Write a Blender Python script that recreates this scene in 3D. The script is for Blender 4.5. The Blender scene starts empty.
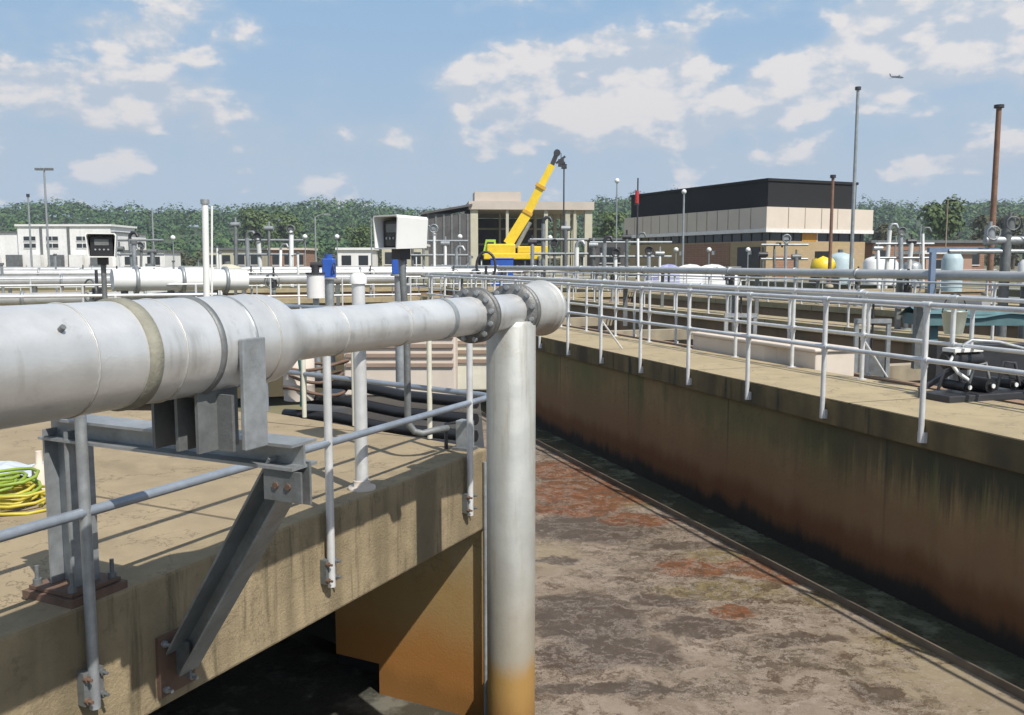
import bpy, math, random
from mathutils import Vector as V, noise as MN
random.seed(7)
R = math.radians
S = bpy.context.scene
COL = S.collection

# ------------------------------------------------------------------ camera
F = 900.0; CX, CY = 512.0, 357.5; HOR = 262.0; CAMZ = 1.5
PITCH = math.atan((CY - HOR) / F)
cd = bpy.data.cameras.new('camera'); cam = bpy.data.objects.new('camera', cd); COL.objects.link(cam)
cd.sensor_width = 36; cd.lens = 36 * F / 1024; cd.clip_start = 0.05; cd.clip_end = 9000
cam.location = (0, 0, CAMZ); cam.rotation_euler = (math.pi / 2 - PITCH, 0, 0)
S.camera = cam

SUN_H = V((0.50, -0.65, 1.0)).normalized()      # towards the sun
SUN_EL = math.asin(SUN_H.z); SUN_AZ = math.atan2(SUN_H.x, SUN_H.y)
S.view_settings.view_transform = 'Standard'; S.view_settings.look = 'None'
S.view_settings.gamma = 1; S.view_settings.use_curve_mapping = False
S.view_settings.exposure = 0.2
sl = bpy.data.lights.new('sun', 'SUN'); sl.energy = 4.8; sl.angle = R(0.55); sl.color = (1.0, 0.955, 0.88)
so = bpy.data.objects.new('sun', sl); COL.objects.link(so); so.location = (20, -30, 50)
so.rotation_euler = SUN_H.to_track_quat('Z', 'Y').to_euler()

def ray(px, py):
    x = (px - CX) / F; y = (CY - py) / F
    return V((x, math.cos(PITCH) + y * math.sin(PITCH), -math.sin(PITCH) + y * math.cos(PITCH)))
def at(px, py, Y):
    r = ray(px, py); r = r * (Y / r.y); return V((r.x, r.y, CAMZ + r.z))
def gr(px, py, z=0.0):
    r = ray(px, py); k = (z - CAMZ) / r.z; return V((r.x * k, r.y * k, z))

# ---- world: Nishita sky with a procedural cumulus layer
W = bpy.data.worlds.new('World'); S.world = W; W.use_nodes = True
nt = W.node_tree; N = nt.nodes; L = nt.links; N.clear()
def n_(nodes, typ, **kw):
    n = nodes.new(typ)
    for k, v in kw.items(): setattr(n, k, v)
    return n
out = N.new('ShaderNodeOutputWorld'); bg = N.new('ShaderNodeBackground')
sky = N.new('ShaderNodeTexSky'); sky.sky_type = 'NISHITA'; sky.sun_disc = False
sky.sun_elevation = SUN_EL; sky.sun_rotation = SUN_AZ; sky.air_density = 1.0; sky.dust_density = 0.9; sky.ozone_density = 2.2; sky.altitude = 50
tc = N.new('ShaderNodeTexCoord')
class G:
    """tiny node-graph helper"""
    def __init__(s, nodes, links): s.n = nodes; s.l = links
    def m(s, op, a, b=None, c=None, clamp=False):
        x = s.n.new('ShaderNodeMath'); x.operation = op; x.use_clamp = clamp
        for i, v in enumerate((a, b, c)):
            if v is None: continue
            if isinstance(v, (int, float)): x.inputs[i].default_value = v
            else: s.l.new(v, x.inputs[i])
        return x.outputs[0]
    def vm(s, op, a, b=None, out=0):
        x = s.n.new('ShaderNodeVectorMath'); x.operation = op
        for i, v in enumerate((a, b)):
            if v is None: continue
            if isinstance(v, (tuple, list, V)): x.inputs[i].default_value = tuple(v)
            elif isinstance(v, (int, float)): x.inputs[3].default_value = v
            else: s.l.new(v, x.inputs[i])
        return x.outputs[out]
    def noise(s, vec, scale, detail=4, rough=0.55, dist=0.0):
        x = s.n.new('ShaderNodeTexNoise'); x.inputs['Scale'].default_value = scale
        x.inputs['Detail'].default_value = detail; x.inputs['Roughness'].default_value = rough
        x.inputs['Distortion'].default_value = dist
        if vec is not None: s.l.new(vec, x.inputs['Vector'])
        return x.outputs['Fac']
    def ramp(s, fac, lo, hi, smooth=True):
        x = s.n.new('ShaderNodeMapRange'); x.clamp = True
        if smooth: x.interpolation_type = 'SMOOTHSTEP'
        s.l.new(fac, x.inputs['Value']); x.inputs['From Min'].default_value = lo; x.inputs['From Max'].default_value = hi
        return x.outputs['Result']
    def mix(s, fac, a, b, blend='MIX'):
        x = s.n.new('ShaderNodeMix'); x.data_type = 'RGBA'; x.blend_type = blend
        if isinstance(fac, (int, float)): x.inputs[0].default_value = fac
        else: s.l.new(fac, x.inputs[0])
        for i, v in ((6, a), (7, b)):
            if isinstance(v, tuple): x.inputs[i].default_value = (v[0], v[1], v[2], 1)
            else: s.l.new(v, x.inputs[i])
        return x.outputs[2]
g = G(N, L)
d = tc.outputs['Generated']
sep = N.new('ShaderNodeSeparateXYZ'); L.new(d, sep.inputs[0])
# cloud layer coordinates: azimuth and elevation
az_n = g.m('ARCTAN2', sep.outputs[0], sep.outputs[1]); el_n = g.m('ARCSINE', sep.outputs[2])
cc_ = N.new('ShaderNodeCombineXYZ'); L.new(az_n, cc_.inputs[0]); L.new(g.m('MULTIPLY', el_n, 1.7), cc_.inputs[1]); cc_.inputs[2].default_value = 3.7
st = cc_.outputs[0]
big = g.noise(st, 6.5, 3, 0.5)
fine = g.noise(st, 15.0, 9, 0.56, 0.1)
up = g.vm('ADD', st, (0.008, 0.030, 0))
fine_up = g.noise(up, 15.0, 7, 0.54, 0.1)
blobs = None
for (px, py, wx, wy, amp) in ((575, 80, 135, 44, .36), (650, 115, 80, 45, .26), (480, 95, 60, 30, .2), (560, 130, 90, 20, .15), (130, 104, 105, 28, .30), (375, 130, 50, 20, .24), (95, 28, 60, 16, .17),
                              (215, 18, 48, 26, .14), (780, 100, 55, 26, .24), (830, 70, 40, 26, .24), (960, 40, 120, 60, .28), (870, 85, 50, 22, .2), (680, 135, 45, 18, .2),
                              (480, 150, 60, 20, .16), (920, 165, 40, 14, .16), (980, 150, 40, 22, .16), (760, 10, 70, 14, .1), (20, 75, 50, 16, .12), (330, 50, 130, 60, -.22), (735, 60, 28, 70, -.12), (450, 25, 200, 20, -.12)):
    r = ray(px, py).normalized()
    df = g.vm('SUBTRACT', d, r)
    df = g.vm('MULTIPLY', df, (F / wx, 0.0, F / wy))
    ln = g.vm('LENGTH', df, None, 1)
    b = g.m('MULTIPLY', g.ramp(ln, 1.35, 0.15), amp)
    blobs = b if blobs is None else g.m('ADD', blobs, b)
fwd = g.ramp(sep.outputs[1], 0.2, 0.6)
blobs = g.m('MULTIPLY', blobs, fwd)
dens = g.m('ADD', g.m('ADD', g.m('MULTIPLY', g.m('SUBTRACT', big, .5), .7), g.m('MULTIPLY', g.m('SUBTRACT', fine, .5), 1.1)), g.m('MULTIPLY', blobs, 1.2))
z_ = sep.outputs[2]
cum = g.m('MULTIPLY', g.ramp(dens, 0.05, 0.19), .96)
lowb = g.m('MULTIPLY', g.ramp(z_, 0.20, 0.07), .22)
thin = g.m('MULTIPLY', g.ramp(g.m('ADD', dens, lowb), -0.10, 0.20), .80)
lit = g.ramp(g.m('ADD', g.m('MULTIPLY', g.m('SUBTRACT', fine, fine_up), 1.6), g.m('MULTIPLY', g.m('SUBTRACT', dens, .25), .30)), -0.16, 0.16)
ccol = g.mix(lit, (4.5, 5.2, 6.1), (7.5, 7.15, 6.95))
clear = g.mix(g.ramp(z_, 0.30, 0.0), (2.6, 4.25, 6.3), (4.3, 5.35, 6.25))
skyc = g.mix(g.m('MULTIPLY', g.ramp(z_, 0.75, 0.30), .92), sky.outputs[0], clear)
skyc = g.mix(thin, skyc, (4.1, 5.1, 6.2))
c2 = g.mix(g.m('MULTIPLY', cum, g.ramp(z_, 0.0, 0.05)), skyc, ccol)
L.new(c2, bg.inputs[0]); bg.inputs[1].default_value = 0.102
L.new(bg.outputs[0], out.inputs[0])

# ------------------------------------------------------------------ mesh builder
def origin_of(o):
    p = V((0, 0, 0))
    while o is not None: p += o.location; o = o.parent
    return p
class MB:
    def __init__(s): s.v = []; s.f = []; s.sm = []
    def add(s, vs, fs, smooth=False):
        b = len(s.v); s.v += [V(x) for x in vs]
        for f in fs: s.f.append([b + i for i in f]); s.sm.append(smooth)
        return s
    def obox(s, c, ax, ay, az):          # centre and half axes
        c = V(c); ax = V(ax); ay = V(ay); az = V(az)
        if ax.cross(ay).dot(az) < 0: ax = -ax
        vs = [c + i * ax + j * ay + k * az for k in (-1, 1) for j in (-1, 1) for i in (-1, 1)]
        return s.add(vs, [(0, 2, 3, 1), (4, 5, 7, 6), (0, 1, 5, 4), (2, 6, 7, 3), (0, 4, 6, 2), (1, 3, 7, 5)])
    def box(s, x0, x1, y0, y1, z0, z1):
        return s.obox(((x0+x1)/2, (y0+y1)/2, (z0+z1)/2), ((x1-x0)/2, 0, 0), (0, (y1-y0)/2, 0), (0, 0, (z1-z0)/2))
    def bar(s, a, b, w, h, side=None):    # rectangular bar a->b, w along side, h the other way
        a = V(a); b = V(b); t = (b - a)
        if side is None: side = t.cross(V((0, 0, 1))) if abs(t.normalized().z) < .95 else V((1, 0, 0))
        side = (V(side) - t.normalized() * V(side).dot(t.normalized())).normalized()
        o = t.cross(side).normalized()
        return s.obox((a + b) / 2, t / 2, side * w / 2, o * h / 2)
    def rings(s, rs, cap=True, smooth=True):
        n = len(rs[0]); b = len(s.v)
        for r in rs: s.v += [V(x) for x in r]
        for i in range(len(rs) - 1):
            for j in range(n):
                s.f.append([b + i*n + j, b + i*n + (j+1) % n, b + (i+1)*n + (j+1) % n, b + (i+1)*n + j]); s.sm.append(smooth)
        if cap:                           # caps get vertices of their own so they do not bend the side normals
            for r, rev in ((rs[0], True), (rs[-1], False)):
                k = len(s.v); s.v += [V(x) for x in r]
                ids = [k + j for j in range(n)]; s.f.append(ids[::-1] if rev else ids); s.sm.append(False)
        return s
    def lathe(s, a, axis, prof, n=24, cap=True, smooth=True):   # prof: (dist along axis, radius)
        a = V(a); axis = V(axis).normalized()
        x = axis.orthogonal().normalized(); y = axis.cross(x)
        return s.rings([[a + axis*h + (x*math.cos(2*math.pi*j/n) + y*math.sin(2*math.pi*j/n))*r for j in range(n)] for h, r in prof], cap, smooth)
    def cyl(s, a, b, r, n=12, r2=None):
        a = V(a); b = V(b); return s.lathe(a, b - a, [(0, r), ((b - a).length, r if r2 is None else r2)], n)
    def tube(s, pts, r, n=10, cap=True):
        pts = [V(p) for p in pts]; rs = []; x = None
        for i, p in enumerate(pts):
            t = (pts[min(i+1, len(pts)-1)] - pts[max(i-1, 0)]).normalized()
            if x is None: x = t.orthogonal().normalized()
            x = (x - t*x.dot(t)).normalized(); y = t.cross(x)
            rr = r[i] if isinstance(r, (list, tuple)) else r
            rs.append([p + (x*math.cos(2*math.pi*j/n) + y*math.sin(2*math.pi*j/n))*rr for j in range(n)])
        return s.rings(rs, cap)
    def ball(s, c, r, n=16, sx=1, sy=1, sz=1):
        rs = []
        for i in range(n//2 + 1):
            th = math.pi*i/(n//2); q = max(math.sin(th), .02)
            rs.append([V(c) + V((r*sx*q*math.cos(2*math.pi*j/n), r*sy*q*math.sin(2*math.pi*j/n), -r*sz*math.cos(th))) for j in range(n)])
        return s.rings(rs)
    def prism(s, poly, z0, z1):
        n = len(poly); area = sum(poly[i][0]*poly[(i+1)%n][1] - poly[(i+1)%n][0]*poly[i][1] for i in range(n))
        if area < 0: poly = poly[::-1]
        vs = [(p[0], p[1], z0) for p in poly] + [(p[0], p[1], z1) for p in poly]
        fs = [tuple(range(n))[::-1], tuple(range(n, 2*n))] + [(i, (i+1) % n, n + (i+1) % n, n + i) for i in range(n)]
        return s.add(vs, fs)
    def build(s, name, mat, parent=None, label=None, cat=None, group=None, kind=None, bevel=0, origin=None):
        me = bpy.data.meshes.new(name)
        if parent is not None: off = origin_of(parent)
        elif origin is not None: off = V(origin)
        elif kind == 'structure' or not s.v: off = V((0, 0, 0))
        else:
            c = sum(s.v, V((0, 0, 0))) / len(s.v); off = V((c.x, c.y, min(p.z for p in s.v)))
        me.from_pydata([tuple(p - off) for p in s.v], [], s.f); me.update()
        me.polygons.foreach_set('use_smooth', s.sm)
        me.materials.append(mat)
        o = bpy.data.objects.new(name, me); COL.objects.link(o)
        if parent is not None: o.parent = parent
        else: o.location = off
        if bevel:
            m = o.modifiers.new('bevel', 'BEVEL'); m.width = bevel; m.segments = 2; m.limit_method = 'ANGLE'; m.angle_limit = R(50)
        tag(o, label, cat, group, kind); return o
def tag(o, label=None, cat=None, group=None, kind=None):
    if label: o['label'] = label
    if cat: o['category'] = cat
    if group: o['group'] = group
    if kind: o['kind'] = kind
    return o
def thing(name, loc, label, cat, group=None):
    o = bpy.data.objects.new(name, None); COL.objects.link(o); o.location = V(loc); o.empty_display_size = .1
    return tag(o, label, cat, group)
def arc(c, r, a0, a1, e1, e2, n=8):
    return [V(c) + r*(V(e1)*math.cos(a0+(a1-a0)*i/n) + V(e2)*math.sin(a0+(a1-a0)*i/n)) for i in range(n+1)]

a1 = (192 - CX) / F * math.cos(PITCH)
U = V((a1, 1, 0)).normalized(); D = V((U.y, -U.x, 0))          # along / across the long basins
# ------------------------------------------------------------------ materials
_mc = {}
def mat(name, col, rough=.6, metal=0.0, var=.12, scale=6.0, bump=.0, bscale=40.0, streak=0.0, streakcol=(.05, .045, .035), sscale=5.0,
        spot=0.0, spotcol=(.2, .08, .03), spotscale=8.0, low=None, joint=None, crack=0, drips=False):
    if name in _mc: return _mc[name]
    m = bpy.data.materials.new(name); m.use_nodes = True; nt = m.node_tree; n = nt.nodes; l = nt.links
    p = n['Principled BSDF']; q = G(n, l)
    geo = n.new('ShaderNodeNewGeometry'); pos = geo.outputs['Position']
    a = q.noise(pos, scale, 6, .65)
    b = q.noise(pos, scale * .23, 3, .5)
    k = q.m('ADD', q.m('MULTIPLY', q.m('SUBTRACT', a, .5), 2.2), q.m('MULTIPLY', q.m('SUBTRACT', b, .5), 1.6))
    dark = tuple(c * (1 - var) for c in col); lite = tuple(min(1, c * (1 + var)) for c in col)
    c = q.mix(q.ramp(k, -.75, .75), dark, lite)
    if streak:
        sv = q.vm('MULTIPLY', pos, (1, 1, .09))
        s1 = q.ramp(q.noise(sv, sscale * 2.2, 5, .6), .48, .74); s2 = q.ramp(q.noise(sv, sscale * .55, 3, .5), .42, .65)
        nz = n.new('ShaderNodeSeparateXYZ'); l.new(geo.outputs['Normal'], nz.inputs[0])
        vert = q.ramp(q.m('ABSOLUTE', nz.outputs[2]), .6, .3)
        c = q.mix(q.m('MULTIPLY', q.m('MULTIPLY', q.m('MAXIMUM', s1, q.m('MULTIPLY', s2, .6)), streak), vert), c, streakcol)
    if spot:
        sp = q.ramp(q.noise(pos, spotscale, 6, .7), .56, .70)
        c = q.mix(q.m('MULTIPLY', sp, spot), c, spotcol)
    if joint:        # construction joints across a direction: (direction, spacing)
        f_ = q.m('FRACT', q.m('DIVIDE', q.vm('DOT_PRODUCT', pos, joint[0], 1), joint[1]))
        c = q.mix(q.m('MULTIPLY', q.ramp(q.m('ABSOLUTE', q.m('SUBTRACT', f_, .5)), .016/joint[1]*1.3, .004), .8), c, (.07, .055, .035))
    if crack:        # hairline cracks and damp patches
        e_ = q.m('ABSOLUTE', q.m('SUBTRACT', q.noise(pos, .9, 7, .62, .3), .5))
        c = q.mix(q.m('MULTIPLY', q.ramp(e_, .006, .0), crack), c, (.09, .07, .045))
        c = q.mix(q.m('MULTIPLY', q.ramp(q.noise(pos, .55, 6, .7, .4), .55, .66), crack*.7), c, tuple(x*.6 for x in col))
    if drips:        # black algae runs hanging from the coping, mostly at the near end
        sv3 = q.vm('MULTIPLY', pos, (1, 1, .04)); dz = n.new('ShaderNodeSeparateXYZ'); l.new(pos, dz.inputs[0])
        ln_ = q.m('ADD', -1.05, q.m('MULTIPLY', q.noise(sv3, 2.6, 5, .75), 0.0))
        hang = q.m('ADD', dz.outputs[2], q.m('MULTIPLY', q.m('SUBTRACT', q.noise(sv3, 4.5, 6, .8), .5), 1.9))
        near = q.ramp(q.vm('DOT_PRODUCT', pos, tuple(U), 1), 11.0, 6.0)
        c = q.mix(q.m('MULTIPLY', q.ramp(hang, -.95, -.45), q.m('ADD', q.m('MULTIPLY', near, .75), .15)), c, (.035, .036, .022))
    if low:          # stain band below a height: (z0, z1, colour)
        for (z0, z1, lc, am) in low:
            sz = n.new('ShaderNodeSeparateXYZ'); l.new(pos, sz.inputs[0])
            zz = q.m('ADD', sz.outputs[2], q.m('MULTIPLY', q.m('SUBTRACT', q.noise(q.vm('MULTIPLY', pos, (1, 1, .3)), 2.5, 5, .6), .5), .5))
            c = q.mix(q.m('MULTIPLY', q.ramp(zz, z1, z0), am), c, lc)
    l.new(c, p.inputs['Base Color'])
    p.inputs['Metallic'].default_value = metal
    l.new(q.m('ADD', q.m('MULTIPLY', q.m('SUBTRACT', a, .5), .35), rough, clamp=True), p.inputs['Roughness'])
    if bump:
        bn = n.new('ShaderNodeBump'); bn.inputs['Strength'].default_value = bump; bn.inputs['Distance'].default_value = .02
        l.new(q.noise(pos, bscale, 6, .65), bn.inputs['Height']); l.new(bn.outputs[0], p.inputs['Normal'])
    _mc[name] = m; return m

M = dict(
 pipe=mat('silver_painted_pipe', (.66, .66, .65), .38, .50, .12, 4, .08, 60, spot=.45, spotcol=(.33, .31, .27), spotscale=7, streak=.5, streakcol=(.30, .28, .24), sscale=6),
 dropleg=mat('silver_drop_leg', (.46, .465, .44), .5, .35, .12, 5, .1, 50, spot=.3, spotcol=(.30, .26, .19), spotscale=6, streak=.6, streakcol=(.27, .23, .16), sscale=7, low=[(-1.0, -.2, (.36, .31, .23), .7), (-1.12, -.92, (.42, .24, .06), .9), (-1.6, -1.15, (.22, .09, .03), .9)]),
 cap=mat('weathered_cap', (.52, .52, .50), .5, .35, .14, 6, .1, 50, spot=.5, spotcol=(.30, .26, .20), spotscale=7, streak=.5, streakcol=(.30, .26, .19), sscale=7, low=[(1.02, 1.16, (.33, .26, .20), .7)]),
 hpipe=mat('dull_header_pipe', (.46, .465, .46), .5, .4, .15, 2, spot=.4, spotcol=(.28, .26, .23), spotscale=3),
 band=mat('weathered_band', (.25, .24, .19), .7, 0, .3, 12, .3, 60),
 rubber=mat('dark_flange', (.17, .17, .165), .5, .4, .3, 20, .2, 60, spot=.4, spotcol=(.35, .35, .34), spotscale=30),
 galv=mat('galvanised_steel', (.33, .35, .36), .45, .45, .22, 14, .1, 60, spot=.3, spotcol=(.22, .18, .13), spotscale=9),
 galvd=mat('dark_galvanised_steel', (.17, .18, .18), .55, .35, .25, 12, .15, 60, spot=.35, spotcol=(.13, .08, .05), spotscale=8),
 rail=mat('aluminium_rail', (.66, .665, .66), .42, .3, .12, 10, .05, 60),
 railb=mat('bluish_rail', (.30, .34, .39), .42, .45, .15, 10, .05, 60),
 cream=mat('cream_painted_rail', (.62, .60, .50), .5, 0, .1, 8),
 white=mat('white_paint', (.74, .74, .72), .5, 0, .06, 4),
 offw=mat('offwhite_wall', (.78, .77, .75), .7, 0, .08, 2, streak=.25, streakcol=(.4, .38, .35), sscale=1),
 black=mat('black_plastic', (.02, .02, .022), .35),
 dark=mat('dark_grey_metal', (.05, .05, .055), .45, .3),
 blue=mat('blue_paint', (.03, .10, .42), .4, 0, .1),
 green=mat('green_hose', (.24, .34, .04), .45, 0, .25),
 yellow=mat('yellow_hose', (.50, .42, .05), .45, 0, .2),
 ybody=mat('crane_yellow', (.80, .56, .03), .4, 0, .12, 2),
 orange=mat('orange_paint', (.65, .16, .03), .45),
 red=mat('red_light', (.5, .03, .03), .4),
 deck=mat('deck_concrete', (.305, .238, .145), .88, 0, .16, 3.2, .35, 70, joint=((.447, .894, 0), 2.6), crack=.6, spot=.5, spotcol=(.27, .215, .15), spotscale=1.6),
 beam=mat('beam_concrete', (.30, .235, .14), .9, 0, .22, 5, .5, 60, streak=.95, streakcol=(.13, .105, .06), sscale=7, crack=.35, spot=.55, spotcol=(.13, .10, .06), spotscale=7),
 owall=mat('stained_wall', (.38, .32, .20), .85, 0, .2, 4, .15, 50, crack=.5, spot=.35, spotcol=(.20, .12, .05), spotscale=5, streak=.7, streakcol=(.42, .28, .10), sscale=4, low=[(-1.3, -.75, (.38, .23, .075), .8), (-1.95, -1.35, (.38, .15, .025), .85), (-2.2, -2.0, (.24, .11, .025), .7)]),
 cwall=mat('channel_wall_concrete', (.27, .19, .085), .85, 0, .28, 2.2, .5, 25, joint=(tuple(U), 2.9), crack=.5, drips=True, streak=.9, streakcol=(.09, .12, .035), sscale=1.3, spot=.35, spotcol=(.12, .075, .04), spotscale=1.2, low=[(-1.2, -.5, (.24, .125, .06), .8), (-1.52, -1.22, (.15, .058, .018), .9), (-1.78, -1.56, (.014, .013, .010), .95)]),
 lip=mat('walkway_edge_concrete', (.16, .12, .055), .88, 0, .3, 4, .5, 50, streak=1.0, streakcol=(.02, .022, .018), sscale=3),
 walk=mat('walkway_concrete', (.36, .29, .175), .88, 0, .14, 3, .3, 70, joint=(tuple(U), 3.1), crack=.6, spot=.4, spotcol=(.33, .27, .17), spotscale=2),
 mconc=mat('aged_concrete', (.33, .28, .20), .88, 0, .25, 1.6, .3, 30, streak=.6, streakcol=(.12, .10, .07), sscale=1.5),
 bwall2=mat('brown_basin_wall', (.26, .17, .105), .85, 0, .25, 1.2, .2, 30, streak=.6, streakcol=(.10, .09, .05), sscale=1.2, low=[(-1.5, -1.0, (.06, .055, .03), .9)]),
 pinkc=mat('pale_pink_concrete', (.62, .54, .46), .85, 0, .1, 2),
 rust=mat('rusty_steel', (.135, .082, .056), .75, 0, .3, 9, .3, 30),
 rpole=mat('rusty_pole', (.21, .115, .075), .75, 0, .3, 9),
 tarp=mat('teal_tarp', (.10, .19, .20), .5, 0, .2, 3),
 glass=mat('window_glass', (.03, .035, .04), .12, 0, .2, .5),
 bblack=mat('black_cladding', (.009, .009, .010), .85, 0, .25, .5),
 bpanel=mat('pale_precast_panel', (.60, .52, .44), .8, 0, .06, .7),
 btrim=mat('white_trim', (.72, .70, .68), .6),
 amber=mat('amber_panel', (.55, .26, .04), .5),
 skel=mat('pale_concrete_frame', (.50, .47, .36), .8, 0, .1, .8, streak=.25, sscale=.6),
 skelroof=mat('roof_edge', (.50, .44, .38), .8, 0, .08, .5),
 shed=mat('dark_shed_cladding', (.09, .085, .085), .7, 0, .3, .8),
 lgreen=mat('lime_paint', (.35, .55, .05), .5),
 ltblue=mat('light_blue_tank', (.40, .50, .53), .5),
)
def brick_mat(name, c1, c2, mortar, sc=1.0):
    m = bpy.data.materials.new(name); m.use_nodes = True; n = m.node_tree.nodes; l = m.node_tree.links; q = G(n, l)
    p = n['Principled BSDF']; geo = n.new('ShaderNodeNewGeometry')
    sx = n.new('ShaderNodeSeparateXYZ'); l.new(geo.outputs['Position'], sx.inputs[0])
    cb = n.new('ShaderNodeCombineXYZ'); l.new(q.m('ADD', sx.outputs[0], sx.outputs[1]), cb.inputs[0]); l.new(sx.outputs[2], cb.inputs[1])
    b = n.new('ShaderNodeTexBrick'); l.new(cb.outputs[0], b.inputs['Vector']); b.inputs['Scale'].default_value = sc
    b.inputs['Color1'].default_value = (*c1, 1); b.inputs['Color2'].default_value = (*c2, 1); b.inputs['Mortar'].default_value = (*mortar, 1)
    b.inputs['Mortar Size'].default_value = .02; b.inputs['Brick Width'].default_value = .6; b.inputs['Row Height'].default_value = .22
    c = q.mix(q.m('MULTIPLY', q.noise(geo.outputs['Position'], .35, 5, .6), .5), b.outputs[0], tuple(x*.6 for x in c1))
    l.new(c, p.inputs['Base Color']); p.inputs['Roughness'].default_value = .85
    return m
M['brick'] = brick_mat('tan_brick', (.46, .34, .19), (.40, .29, .16), (.36, .30, .22))
M['brickr'] = brick_mat('red_brick', (.30, .15, .09), (.34, .19, .12), (.36, .28, .22))

def foliage(name, c1, c2, c3):
    m = bpy.data.materials.new(name); m.use_nodes = True; n = m.node_tree.nodes; l = m.node_tree.links; q = G(n, l)
    p = n['Principled BSDF']; geo = n.new('ShaderNodeNewGeometry')
    c = q.mix(geo.outputs['Random Per Island'], c1, c2)
    c = q.mix(q.ramp(q.noise(geo.outputs['Position'], .11, 3, .7), .44, .58), c, c3)
    l.new(c, p.inputs['Base Color']); p.inputs['Roughness'].default_value = .7
    return m
M['wood'] = foliage('far_foliage', (.022, .070, .018), (.040, .092, .026), (.065, .125, .022))
M['leafm'] = foliage('near_foliage', (.05, .09, .02), (.10, .14, .035), (.07, .11, .03))
M['leafd'] = foliage('olive_foliage', (.05, .06, .025), (.09, .085, .04), (.07, .07, .03))
M['bark'] = mat('bark', (.10, .075, .05), .9, 0, .3, 5)

# ------------------------------------------------------------------ site frames
def B(dd, t, z=0.0): return D*dd + U*t + V((0, 0, z))
WZ = -1.86
E0 = gr(487, 448); E1 = gr(0, 638)
Wd = (E1 - E0).normalized()                                     # along left beam, towards the viewer
No = V((-Wd.y, Wd.x, 0)); 
if No.x < 0: No = -No                                           # outwards, over the basin
P1 = gr(268, 411); P2 = gr(-420, 402)
D1 = gr(931, 421).dot(D); D2 = gr(850, 378).dot(D)
DB = D1 * .464 / .512

# ------------------------------------------------------------------ ground, water
def ground():
    mb = MB(); z0 = -.12; zf = -2.6
    d0, d1, t0, t1 = -26, 46, -16, 74; X = 1500
    o = [(-X, -X), (X, -X), (X, X), (-X, X)]
    i = [(d0, t0), (d1, t0), (d1, t1), (d0, t1)]
    vs = [B(a, b, z0) for a, b in o] + [B(a, b, z0) for a, b in i] + [B(a, b, zf) for a, b in i]
    fs = [(0, 1, 5, 4), (1, 2, 6, 5), (2, 3, 7, 6), (3, 0, 4, 7), (8, 9, 10, 11)] + [(4+k, 4+(k+1) % 4, 8+(k+1) % 4, 8+k) for k in range(4)]
    mb.add(vs, fs)
    gm = mat('ground_soil_grass', (.17, .155, .09), .95, 0, .3, .25, .2, 3, spot=.7, spotcol=(.07, .10, .035), spotscale=.05)
    mb.build('ground', gm, kind='structure')
ground()

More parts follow.
